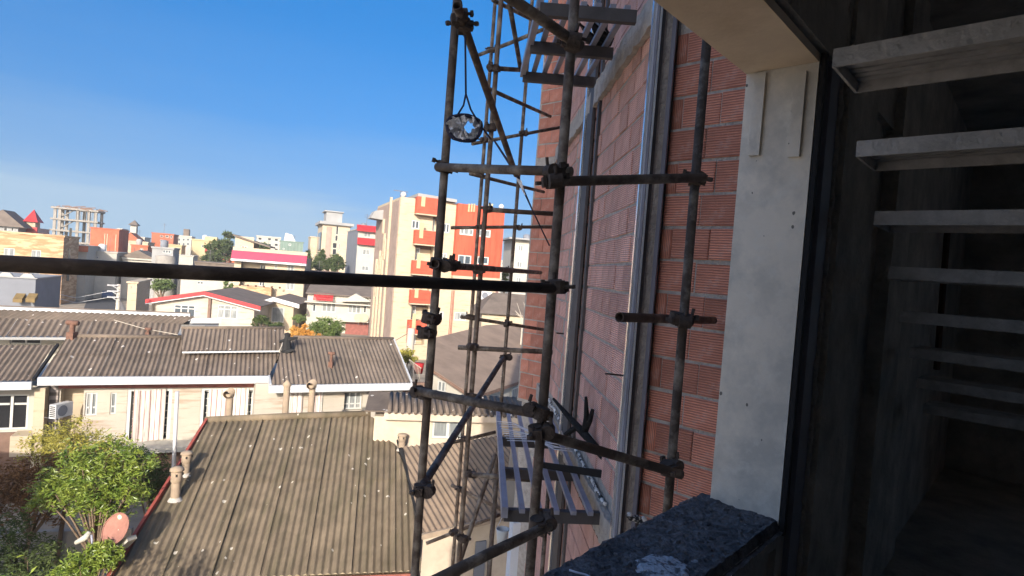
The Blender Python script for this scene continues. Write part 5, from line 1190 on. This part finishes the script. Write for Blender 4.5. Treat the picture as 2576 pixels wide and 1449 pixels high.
# --- gabled villas
def gabled(name, label, pk, le, re, Y, az, wallm, fasc, wins, dep=13, fh_=.34, roofm='roofgrey'):
    F_ = Fac(D(*pk, Y), az); t_ = thing(name, label, 'house', (F_.o.x, F_.o.y, GROUND))
    (ul, zl_), (ur, zr_) = F_.uv(*le), F_.uv(*re); zpk = F_.o.z; ze_ = (zl_ + zr_) / 2
    i0, i1 = ul + .7, ur - .7; hs = [F_.rect(*w[:4]) for w in wins]
    mb = MB(); wall(F_, mb, i0, i1, GROUND, ze_ + .1, hs, .2, -.6); shell(F_, mb, i0, i1, GROUND, ze_ + .1, dep, False)
    mb.quad(F_.P(i0, ze_ + .1, -.6), F_.P(i1, ze_ + .1, -.6), F_.P(0, zpk - .3, -.6)); mb.build('wall', M[wallm], t_)
    for w, h in zip(wins, hs): window(F_, t_, h, w[4], w[5], .1, d=-.6, transom=.7 if w[4] == 3 else None)
    for a_, b_ in (((ul, ze_), (0, zpk)), ((0, zpk), (ur, ze_))):
        mb = MB(); mb.prism([F_.P(*a_, 0), F_.P(*b_, 0), F_.P(b_[0], b_[1], -dep - .5), F_.P(a_[0], a_[1], -dep - .5)], (0, 0, .12)); mb.build('roof_slope', M[roofm], t_)
        mb = MB(); mb.hexa([F_.P(a_[0], a_[1] - fh_, .005), F_.P(b_[0], b_[1] - fh_, .005), F_.P(b_[0], b_[1] + .13, .005), F_.P(a_[0], a_[1] + .13, .005), F_.P(a_[0], a_[1] - fh_, .08), F_.P(b_[0], b_[1] - fh_, .08), F_.P(b_[0], b_[1] + .13, .08), F_.P(a_[0], a_[1] + .13, .08)]); mb.build('rake_board', M[fasc], t_)
        mb = MB(); mb.hexa([F_.P(a_[0], a_[1] - fh_ - .1, -.02), F_.P(b_[0], b_[1] - fh_ - .1, -.02), F_.P(b_[0], b_[1] - fh_ - .005, -.02), F_.P(a_[0], a_[1] - fh_ - .005, -.02), F_.P(a_[0], a_[1] - fh_ - .1, .1), F_.P(b_[0], b_[1] - fh_ - .1, .1), F_.P(b_[0], b_[1] - fh_ - .005, .1), F_.P(a_[0], a_[1] - fh_ - .005, .1)]); mb.build('rake_trim', M['bwhite'], t_)
    return t_, F_
t, F_ = gabled('red_trim_villa', 'white stone villa with red-edged gable roof and two triple windows', (513, 735), (366, 757), (656, 772), 68, 80, 'whitestone', 'redpaint', [(432, 768, 486, 798, 3, 'pane'), (543, 769, 593, 803, 3, 'panelight')])
h = F_.rect(519, 752, 526, 830); mb = MB(); F_.box(mb, h[0], h[1], GROUND, h[3], -.58, -.35); mb.build('downpipe_recess', M['brown'], t)
gabled('small_gable_house', 'small cream gabled house with a boarded window right of the red-trimmed villa', (688, 750), (652, 760), (753, 770), 76, 80, 'cream', 'bwhite', [(680, 774, 712, 812, 1, 'panelight')], 10, .3)
# --- house with crimson band
cb = thing('crimson_band_house', 'cream two-storey house with a long crimson roof band', 'building', (-50, 95, GROUND))
F_ = Fac(D(591, 640, 95), 76); uR_ = F_.uv(768, 655)[0]; zb2 = F_.uv(680, 643)[1]
wn2 = [(*rr(c8, 820, 735, 862, 810), 1, 'panelight'), (*rr(c8, 1028, 748, 1142, 850), 2, 'panelight'), (*rr(c8, 1005, 1035, 1140, 1155), 2, 'panelight')]
hs = [F_.rect(*w[:4]) for w in wn2]; vz = F_.rect(*rr(c8, 255, 690, 660, 1090))
mb = MB(); wall(F_, mb, 0, uR_, GROUND, zb2, hs + [vz], .2); shell(F_, mb, 0, uR_, GROUND, zb2, 11); mb.build('wall', M['cream'], cb)
for w, h in zip(wn2, hs): window(F_, cb, h, w[4], w[5], .1)
mb = MB(); F_.box(mb, vz[0], vz[1], vz[2], vz[3], -1.5, -1.4); mb.build('veranda_wall', M['cream'], cb)
window(F_, cb, (vz[0] + (vz[1] - vz[0]) * .72, vz[1] - .1, vz[2], vz[3] - .4), 2, 'pane', .12, d=-1.28, name='veranda_door')
h = F_.rect(*rr(c8, 195, 548, 1318, 668)); bandz = (F_.uv(*c8(750, 590))[1] + .45, F_.uv(*c8(750, 640))[1] - .4)
mb = MB(); mb.prism([F_.P(-.3, bandz[1], 1.3), F_.P(-.3, bandz[0], .75), F_.P(-.3, bandz[0], .0), F_.P(-.3, bandz[1], .0)], F_.r * (uR_ + .6)); mb.build('crimson_band', M['magenta'], cb)
mb = MB(); F_.box(mb, -.3, uR_ + .3, bandz[1] - .32, bandz[1] - .005, .0, 1.35); mb.build('eave', M['bwhite'], cb)
mb = MB(); F_.box(mb, -.3, uR_ + .3, bandz[0] + .005, bandz[0] + .55, -.3, .3); mb.build('parapet', M['cream'], cb)
h = F_.rect(*rr(c8, 165, 275, 475, 540)); wq = F_.rect(*rr(c8, 270, 428, 368, 502)); mb = MB(); wall(F_, mb, h[0], h[1], bandz[0] + .5, h[3], [wq], .2, .05); 
mb.quad(F_.P(h[1], bandz[0], .05), F_.P(h[1], h[3] - .6, .05), F_.P(h[1], h[3] - .6, -5), F_.P(h[1], bandz[0], -5)); mb.quad(F_.P(h[0], bandz[0], .05), F_.P(h[0], h[3], .05), F_.P(h[0], h[3], -5), F_.P(h[0], bandz[0], -5)); mb.build('roof_room', M['cream'], cb); window(F_, cb, wq, 2, 'panedark', .1, d=.05)
mb = MB(); mb.hexa([F_.P(h[0] - .3, h[3] + .02, .6), F_.P(h[1] + 2.6, h[3] - 1.5, .6), F_.P(h[1] + 2.6, h[3] - 1.5, -5), F_.P(h[0] - .3, h[3] + .02, -5), F_.P(h[0] - .3, h[3] + .25, .6), F_.P(h[1] + 2.6, h[3] - 1.27, .6), F_.P(h[1] + 2.6, h[3] - 1.27, -5), F_.P(h[0] - .3, h[3] + .25, -5)]); mb.build('sloping_roof', M['roofgrey'], cb)
h = F_.rect(*rr(c8, 180, 1098, 790, 1200)); mb = MB(); F_.box(mb, h[0], h[1], GROUND, h[3], .02, 1.8); mb.build('terrace', M['tan'], cb)
rng = random.Random(31)
for i in range(6): c = F_.P(h[0] + .8 + i * 1.2, h[3] + .15, 1.4); MB().lathe(c - V((0, 0, .15)), [(.12, 0), (.2, .3)], 8).build('plant_pot', M['rustpipe'], cb, True)
# --- white house with red awning
wh = thing('red_awning_house', 'white two-storey house with a ribbed red awning and a pediment balcony', 'house', (-25, 80, GROUND))
F_ = Fac(D(774, 740, 80), 78); uR_ = F_.uv(938, 755)[0]; zt = F_.uv(855, 744)[1]
wl_ = [(rr(b2, 880, 1295, 916, 1375), 1, 'pane'), (rr(b2, 975, 1285, 1115, 1378), 3, 'panelight'), (rr(b2, 1238, 1308, 1366, 1392), 3, 'panelight'), (rr(b2, 1393, 1308, 1424, 1390), 1, 'panedark')]
hs = [F_.rect(*w[0]) for w in wl_]
mb = MB(); wall(F_, mb, 0, uR_, GROUND, zt, hs, .2); shell(F_, mb, 0, uR_, GROUND, zt, 10); mb.build('wall', M['white'], wh)
for w, h in zip(wl_, hs): window(F_, wh, h, w[1], w[2], .1)
zr = F_.uv(850, 716)[1]
mb = MB(); mb.prism([F_.P(-.2, zt + .02, .6), F_.P(uR_ + .2, zt + .02, .6), F_.P(uR_ + .2, zr, -6), F_.P(-.2, zr, -6)], (0, 0, .12)); mb.build('roof', M['roofgrey'], wh)
h = F_.rect(*rr(b2, 900, 1188, 1098, 1255)); n_ = 16
for i in range(n_):
    u_ = h[0] + (h[1] - h[0]) * i / n_; mb = MB(); mb.prism([F_.P(u_, h[3], .3), F_.P(u_, h[2], 1.3), F_.P(u_, h[2] - .06, 1.3), F_.P(u_, h[3] - .06, .3)], F_.r * ((h[1] - h[0]) / n_ * .72)); mb.build('awning_slat', M['redpaint'], wh)
p0, p1, pk = F_.uv(*b2(1175, 1268)), F_.uv(*b2(1478, 1272)), F_.uv(*b2(1322, 1190))
mb = MB(); mb.prism([F_.P(p0[0], p0[1], 1.2), F_.P(p1[0], p1[1], 1.2), F_.P(pk[0], pk[1], 1.2)], -F_.n * 3); mb.build('pediment', M['white'], wh)
mb = MB(); F_.box(mb, -.2, uR_, F_.uv(*b2(900, 1280))[1], F_.uv(*b2(900, 1268))[1], .02, 1.0); mb.build('ledge', M['white'], wh)
h = F_.rect(*rr(b4, 1150, 255, 1450, 322)); mb = MB(); F_.box(mb, h[0], h[1], h[2] - .2, h[2], .0, 1.8); mb.build('balcony_floor', M['white'], wh)
mb = MB(); F_.box(mb, h[0], h[1], h[2] + .005, h[2] + .9, 1.7, 1.8); mb.build('balcony_rail', M['white'], wh)
h = F_.rect(*rr(b4, 1215, 345, 1445, 460)); mb = MB(); F_.box(mb, h[0], h[1], GROUND, h[3], .02, .8); mb.build('porch', M['maroon'], wh)
for x in (1352, 1405):
    c = F_.P(*F_.uv(*b4(x, 292)), 2.0); t = thing('satellite_dish', ('left' if x < 1400 else 'right') + ' small satellite dish on the white balcony', 'satellite dish', c, 'balcony satellite dishes')
    mb = MB(); mb.prism([c + F_.r * math.cos(q) * .62 + V((0, 0, math.sin(q) * .62)) for q in [6.283 * i / 14 for i in range(14)]], F_.n * .08); mb.build('reflector', M['cream'], t); MB().bar(c - V((0, 0, 1)), c, .06, .06).build('mast', M['cable'], t)
# --- grey-sided block with red bands
wl_ = [rr(b2, 1398, 580, 1466, 627), rr(b2, 1385, 750, 1456, 803), rr(b2, 1374, 915, 1446, 962)]
t, F_, u_, z_ = block('grey_sided_block', 'narrow white block with a blank grey side and two red bands', 902, 960, 577, 108, 'white', 67, 15, [(*w, 2, 'panelight') for w in wl_], .2)
FSd2 = Fac(F_.P(0, 0, 0) - F_.r * .01, 67 - 90); FSd2.n = -F_.r.copy(); mb = MB(); FSd2.box(mb, .1, 14.8, GROUND, z_ + .2, .0, .06); mb.build('side_cladding', M['grey'], t)
h = F_.rect(*rr(b2, 1355, 635, 1512, 706)); mb = MB(); mb.prism([F_.P(-.1, h[3], .05), F_.P(-.1, h[2] + .2, .9), F_.P(-.1, h[2], .9), F_.P(-.1, h[2], .05)], F_.r * (u_ + .1)); mb.build('red_band', M['redpaint'], t)
mb = MB(); mb.prism([F_.P(-.3, z_ + .9, -.4), F_.P(-.3, z_ - .1, .9), F_.P(-.3, z_ - .3, .9), F_.P(-.3, z_ - .3, .05), F_.P(-.3, z_ + .8, -.5)], F_.r * (u_ + .5)); mb.build('red_roof', M['redpaint'], t)
# --- tower and neighbours
t, F_, u_, z_ = block('tower_block', 'tall pale tower block with dark glazed strips and a roof crown', 812, 881, 566, 150, 'cream', 67, 14,
                      [(*rr(b2, 1118, 500, 1142, 600), 1, 'panedark'), (*rr(b2, 1108, 605, 1136, 665), 1, 'panedark'), (*rr(b2, 1082, 680, 1127, 738), 1, 'panedark'), (*rr(b2, 1080, 742, 1122, 800), 1, 'panedark'), (*rr(b2, 1142, 690, 1156, 760), 1, 'pane')] + [(*rr(b2, 1052, y, 1060, y + 24), 1, 'pane') for y in (560, 620, 680, 740)], .3)
h = F_.rect(*rr(b2, 1012, 520, 1068, 820)); mb = MB(); F_.box(mb, h[0], h[1], GROUND, h[3], .01, .12); mb.build('stone_stripe', M['pinkstone'], t)
mb = MB(); F_.box(mb, -.8, u_ + .8, z_ + .3, z_ + 1.0, -14, .9); mb.build('crown', M['midgrey'], t); mb = MB(); F_.box(mb, u_ * .12, u_ * .7, z_ + 1.0, z_ + 3.6, -8, -1); mb.build('stair_house', M['midgrey'], t); mb = MB(); F_.box(mb, u_ * .05, u_ * .75, z_ + 3.6, z_ + 3.9, -8.5, -.6); mb.build('stair_roof', M['midgrey'], t)
for k_ in range(3): FS_ = Fac(F_.P(0, 0, 0), 67 - 90); FS_.n = -F_.r.copy(); mb = MB(); FS_.box(mb, 1, 9, z_ - 6.3 - k_ * 5.2, z_ - 1.8 - k_ * 5.2, .02, .3); mb.build('side_glazing', M['pane'], t)
block('beige_tower', 'narrow beige block left of the tall tower', 782, 802, 597, 165, 'cream', 67, 9, [(*rr(b2, x, y, x + 12, y + 14), 1, 'pane') for x, y in ((890, 710), (885, 760), (868, 795), (888, 820))], .3)
block('grid_flats', 'unfinished pale flats with dark open bays on the skyline', 646, 706, 595, 170, 'white', 67, 10, [(*rr(b2, x, y, x + 36, y + 26), 1, 'panedark') for x, y in ((335, 628), (430, 632), (430, 690), (498, 640), (498, 690), (498, 738))], .35)
t, F_, u_, z_ = block('glass_block', 'green glazed block with a white rooftop hood', 706, 763, 607, 158, 'greenglass', 67, 10, [(*rr(b2, 640, 690, 665, 712), 1, 'panelight'), (*rr(b2, 580, 735, 600, 750), 1, 'panelight')], .3)
mb = MB(); mb.prism([F_.P(u_ * .15, z_ + .3, -.5), F_.P(u_ * .65, z_ + .3, -.5), F_.P(u_ * .5, z_ + 2.0, -.5), F_.P(u_ * .2, z_ + 2.4, -.5)], -F_.n * 4); mb.build('rooftop_hood', M['bwhite'], t)
t, F_, u_, z_ = block('white_corner_block', 'white block with small windows between scaffold and block facade', 1293, 1440, 607, 95, 'white', 80, 10,
                      [(1304, 617, 1316, 632, 2, 'panelight'), (1350, 617, 1362, 632, 2, 'panelight'), (1300, 658, 1314, 673, 2, 'panelight'), (1348, 660, 1360, 675, 2, 'panelight'), (1298, 698, 1311, 712, 2, 'panelight'), (1344, 700, 1356, 714, 2, 'panelight')], .3)
mb = MB(); F_.box(mb, -1.0, u_, z_ + .3, z_ + .55, -8, 1.2); mb.build('roof_overhang', M['midgrey'], t)
mb = MB(); h = F_.rect(1290, 655, 1420, 715); F_.box(mb, .02, u_, h[2], h[3], .01, .04); mb.build('tan_cladding', M['cream'], t) if False else None
block('far_white_house', 'tiny white house top right of the orange-red bay', 1258, 1270, 657, 130, 'white', 76, 6, [(1261, 660, 1266, 664, 1)], .2)

# ================================================================== TREES AND YARD
def TR(name, lab, Y, blobs, n, size, leaf, seed, base=None, group=None, **kw):
    """blobs: picture x, y, half-width, half-height"""
    k_ = Y / F_PX; bl = [(tuple(D(x, y, Y + (i % 3 - 1) * .15 * rx * k_)), (rx * k_, rx * k_ * .9, ry * k_)) for i, (x, y, rx, ry) in enumerate(blobs)]
    c = bl[0][0]; return tree(name, lab, (c[0], c[1], GROUND) if base is None else base, bl, n, size, leaf, group, seed=seed, **kw)
TR('evergreen_tree', 'broad dark evergreen tree left of the crimson-banded house', 138, [(550, 632, 32, 30), (535, 645, 24, 16), (572, 618, 18, 20)], 2600, .55, 'leafc', 1, trunk_r=.4, clump=.2)
TR('cypress_tree', 'tall pointed cypress before the tower block', 112, [(806, 652, 13, 20), (808, 634, 7, 14), (802, 668, 15, 14)], 1500, .45, 'leafc', 2, trunk_r=.3, clump=.2, group='cypresses under the tower')
TR('cypress_tree', 'small cypress right of the tall one', 112, [(827, 664, 9, 14), (828, 654, 5, 8)], 700, .4, 'leafc', 3, trunk_r=.25, group='cypresses under the tower')
TR('cypress_tree', 'dark conifer beside the end of the crimson band', 116, [(775, 660, 10, 22), (772, 642, 6, 14)], 900, .45, 'leafc', 4, trunk_r=.3, group='cypresses under the tower')
TR('round_tree', 'round dark tree right of the cypresses', 112, [(846, 662, 17, 18), (838, 672, 12, 10)], 1300, .45, 'leafc', 5, trunk_r=.3)
TR('roof_tree', 'dark tree rising behind the sloping roof room', 130, [(660, 624, 15, 11), (672, 632, 10, 7)], 800, .45, 'leafc', 6, trunk_r=.3)
TR('palm_tree', 'ragged palm top above the dark evergreen', 150, [(578, 592, 9, 6)], 90, 1.2, 'leafc', 7, trunk_r=.25)
TR('garden_tree', 'bushy green tree behind the red-trimmed villa', 84, [(415, 716, 26, 14), (392, 724, 14, 8)], 1300, .3, 'leafg', 8, trunk_r=.2)
TR('garden_shrub', 'green shrub left of the crimson-banded house terrace', 88, [(572, 722, 10, 14)], 500, .28, 'leafg', 9, trunk_r=.12, cat='shrub')
TR('round_bush', 'large round green bush before the red-awning house', 44, [(822, 824, 40, 22), (800, 832, 26, 16), (842, 832, 24, 16)], 3200, .13, 'leafg', 10, trunk_r=.12, cat='bush', clump=.22)
TR('autumn_shrub', 'orange autumn shrub beside the round green bush', 41, [(748, 836, 22, 13), (765, 828, 14, 14), (790, 842, 18, 8)], 1500, .11, 'leafo', 11, trunk_r=.08, cat='shrub')
TR('hedge_bush', 'green bush beside the small gabled house', 66, [(752, 800, 16, 9)], 700, .2, 'leafg', 12, trunk_r=.1, cat='bush')
TR('dark_bush', 'dark bushes in the gap between villa and gabled house', 60, [(660, 806, 18, 12), (642, 812, 14, 10), (690, 815, 20, 8)], 1100, .2, 'leafc', 13, trunk_r=.1, cat='bush')
TR('lime_bush', 'bright lime bush beside the pale pole at the roof corner', 33, [(1017, 896, 20, 18), (1036, 900, 14, 14)], 1500, .10, 'leafb', 14, trunk_r=.07, cat='bush')
TR('wall_bush', 'low green bush beside the small roof house far right', 80, [(1270, 694, 8, 12)], 300, .25, 'leafc', 15, trunk_r=.1, cat='bush')
# bare branches by the small hip roof
rng = random.Random(77); t = thing('bare_shrub', 'leafless pale shrub before the small hipped roof', 'shrub', D(1322, 800, 40)); t.location.z = GROUND; t['_o'] = tuple(t.location)
b0 = V(t['_o'])
for i in range(16):
    e_ = D(1322 + rng.uniform(-32, 22), rng.uniform(758, 808), 40); m_ = D(1322 + rng.uniform(-10, 10), 812, 40); mb = MB(); mb.tube([V((m_.x, m_.y, GROUND + 2)), m_, (m_ + e_) / 2 + V((rng.uniform(-.2, .2), 0, 0)), e_], [.04, .03, .02, .01], 5); mb.build('branch', M['pole'], t)
# yard trees
TR('citrus_tree', 'glossy green citrus tree in the yard left of the big roof', 14.6, [(238, 1215, 80, 62), (165, 1222, 62, 55), (288, 1150, 62, 52), (320, 1235, 58, 50), (235, 1285, 55, 45), (352, 1168, 46, 38), (122, 1240, 46, 46), (205, 1160, 60, 46), (290, 1285, 46, 36)], 9600, .066, 'leafa', 20, trunk_r=.07, shell_=.35, clump=.24)
TR('yellow_shrub', 'tall yellow-green shrub before the stone house alcove', 18.0, [(160, 1108, 66, 46), (105, 1130, 52, 40), (225, 1128, 62, 44), (185, 1085, 40, 32), (290, 1125, 40, 34)], 4600, .058, 'leafb', 21, trunk_r=.06, cat='shrub', shell_=.3)
TR('russet_bush', 'dark russet hedge bush at the left edge of the yard', 16.4, [(50, 1205, 75, 50), (130, 1185, 60, 40), (10, 1260, 70, 60), (110, 1275, 60, 50), (240, 1155, 50, 22)], 5200, .065, 'leafd', 22, trunk_r=.06, cat='bush', shell_=.2)
TR('low_foliage', 'dark green foliage in the bottom left corner', 14.0, [(60, 1400, 85, 50), (0, 1330, 60, 40), (130, 1430, 60, 40)], 3600, .06, 'leafc', 23, trunk_r=.05, cat='bush', shell_=.2)
TR('verge_foliage', 'dark foliage in the shade left of the red verge', 17.2, [(385, 1190, 45, 45), (340, 1150, 40, 25), (400, 1240, 36, 40)], 2200, .065, 'leafc', 26, trunk_r=.05, cat='bush', shell_=.2)
TR('young_citrus', 'bright young citrus tree cut by the bottom edge below the dish', 12.6, [(205, 1428, 42, 34), (250, 1395, 36, 34), (285, 1405, 28, 26), (165, 1450, 30, 22)], 2800, .064, 'leafa', 24, trunk_r=.05, shell_=.35)
TR('shade_tree', 'loose tree standing below the frame beside the big roof', 8.6, [(-60, 1560, 150, 110), (40, 1640, 120, 90)], 1500, .07, 'leafa', 25, trunk_r=.08)
# yard wall, paving, white pole, dish, slab
wy = Fac(D(180, 1340, 18.2), 74); mb = MB(); wy.box(mb, px_u(wy, -200, 1340), px_u(wy, 330, 1340), GROUND, wy.uv(180, 1336)[1], -.2, 0); solo(mb, 'yard_wall', 'low weathered concrete wall in the shaded yard', 'wall', M['concrete'])
p = D(446, 985, 16.9); q = D(442, 1170, 16.9); MBp = MB().tube([(q.x, q.y, GROUND), (p.x, p.y, p.z)], .055, 10); solo(MBp, 'white_pole', 'tall white pole standing between curtain house and red verge', 'pole', M['bwhite'])
ds = thing('satellite_dish', 'round rust-red satellite dish with pale patches in the yard', 'satellite dish', D(290, 1390, 12.9))
c = D(290, 1330, 12.9); nd_ = V((-.25, -.80, .45)).normalized(); e1_ = nd_.cross(V((0, 0, 1))).normalized(); e2_ = e1_.cross(nd_)
mb = MB(); rings = [[c + (e1_ * math.cos(q) + e2_ * math.sin(q)) * r_ - nd_ * (.10 * (1 - (r_ / .33) ** 2)) for q in [6.283 * i / 26 for i in range(26)]] for r_ in (.03, .12, .21, .29, .33)]
for a_ in range(4):
    for i in range(26): mb.quad(rings[a_][i], rings[a_][(i + 1) % 26], rings[a_ + 1][(i + 1) % 26], rings[a_ + 1][i])
mb.quad(*rings[0]); mb.build('reflector', M['dish'], ds, True)
MB().tube(rings[4] + rings[4][:1], .012, 6).build('rim', M['dish'], ds, True)
MB().tube([c - nd_ * .12, D(276, 1376, 13.0), V((D(276, 1376, 13.0).x, 13.0, GROUND))], .03, 7).build('mast', M['pole'], ds, True)
solo(MB().prism([D(256, 1372, 13.1), D(292, 1366, 13.0), D(318, 1352, 12.9), D(322, 1362, 12.9), D(298, 1386, 13.0), D(262, 1388, 13.1)], (.05, .25, -.04)), 'broken_slab', 'broken white slab lying below the rust-red dish', 'slab', M['white'])
lamp = thing('yard_lamp', 'white horn-shaped lamp on a slim pole left of the dish', 'lamp', D(238, 1440, 12.8))
MB().tube([D(226, 1338, 12.8), D(216, 1352, 12.75), D(190, 1366, 12.7)], [.05, .07, .045], 9).build('shade', M['white'], lamp, True)
p = D(230, 1345, 12.8); MB().tube([p, D(240, 1449, 12.8), V((D(240, 1449, 12.8).x, 12.8, GROUND))], .022, 7).build('pole', M['slat'], lamp, True)
# pale pole and bits at the roof corner
pp_ = thing('concrete_pole', 'pale concrete pole behind the right corner of the long house', 'utility pole', D(1030, 930, 36)); p = D(1035, 826, 36)
MB().tube([(p.x, p.y, GROUND), (p.x, p.y, p.z)], [.3, .22], 10).build('shaft', M['pole'], pp_, True); MB().bar(p + V((-.2, 0, -.9)), p + V((-.2, 0, .2)), .08, .12).build('cable_box', M['maroon'], pp_)
solo(MB().tube([p + V((0, 0, -.2)), D(985, 862, 40), D(940, 905, 44)], .02, 5), 'overhead_wire', 'slack wire running down left from the pale pole', 'cable', M['cable'])
q = D(1053, 925, 31); MB0_ = MB().lathe(q - V((0, 0, .3)), [(.001, 0), (.22, 0), (.28, .55), (.001, .55)], 12); solo(MB0_, 'red_barrel', 'small red barrel behind the left scaffold post', 'barrel', M['redpaint'], smooth=True)
rl = thing('balcony_railing', 'thin metal railing by the red barrel', 'railing', D(1045, 950, 30.5))
for i in range(9): a_ = D(1030 + i * 3.4, 905 + i * 2.5, 30.6); MB().tube([a_, a_ - V((0, 0, .75))], .015, 5).build('baluster', M['pole'], rl)
MB().tube([D(1029, 904, 30.6), D(1060, 927, 30.6)], .02, 5).build('handrail', M['pole'], rl)
solo(MB().tube([D(287, 805, 27), D(360, 826, 26), D(447, 842, 25)], .014, 5), 'roof_cable', 'thin pale cable sagging over the rounded roof', 'cable', M['pole'])
# dark alley wall right of the long house
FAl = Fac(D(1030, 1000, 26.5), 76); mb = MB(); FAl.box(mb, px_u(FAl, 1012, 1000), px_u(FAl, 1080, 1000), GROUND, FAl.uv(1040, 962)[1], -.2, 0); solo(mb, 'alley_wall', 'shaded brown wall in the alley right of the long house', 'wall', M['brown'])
# unseen low house left of the frame, added and sized to shade the yard
nb = thing('yard_shade_house', 'unseen low house added at the left to shade the yard', 'house', (-14, 7, GROUND))
MB().abox(-21, -11.8, 4.5, 9.3, GROUND, -3.6).build('wall', M['white'], nb); MB().abox(-21.3, -11.5, 4.2, 9.6, -3.59, -3.4).build('roof', M['roofgrey'], nb)
# air: pale even haze round the whole scene, sky outside
hm = bpy.data.materials.new('haze_air'); hm.use_nodes = True; hn = hm.node_tree.nodes; hn.remove(hn['Principled BSDF'])
pv = hn.new('ShaderNodeVolumePrincipled'); pv.inputs['Color'].default_value = (.92, .96, 1.0, 1); pv.inputs['Density'].default_value = 0.00045; pv.inputs['Anisotropy'].default_value = 0.0
hm.node_tree.links.new(pv.outputs[0], hn['Material Output'].inputs['Volume'])
hz = MB().abox(-190, 90, -14, 230, GROUND - 1, 19).build('haze', hm); hz.data.flip_normals(); tag(hz, 'thin pale haze in the air over the town', 'haze', kind='stuff')
for o in list(bpy.data.objects):
    if '_o' in o: del o['_o']
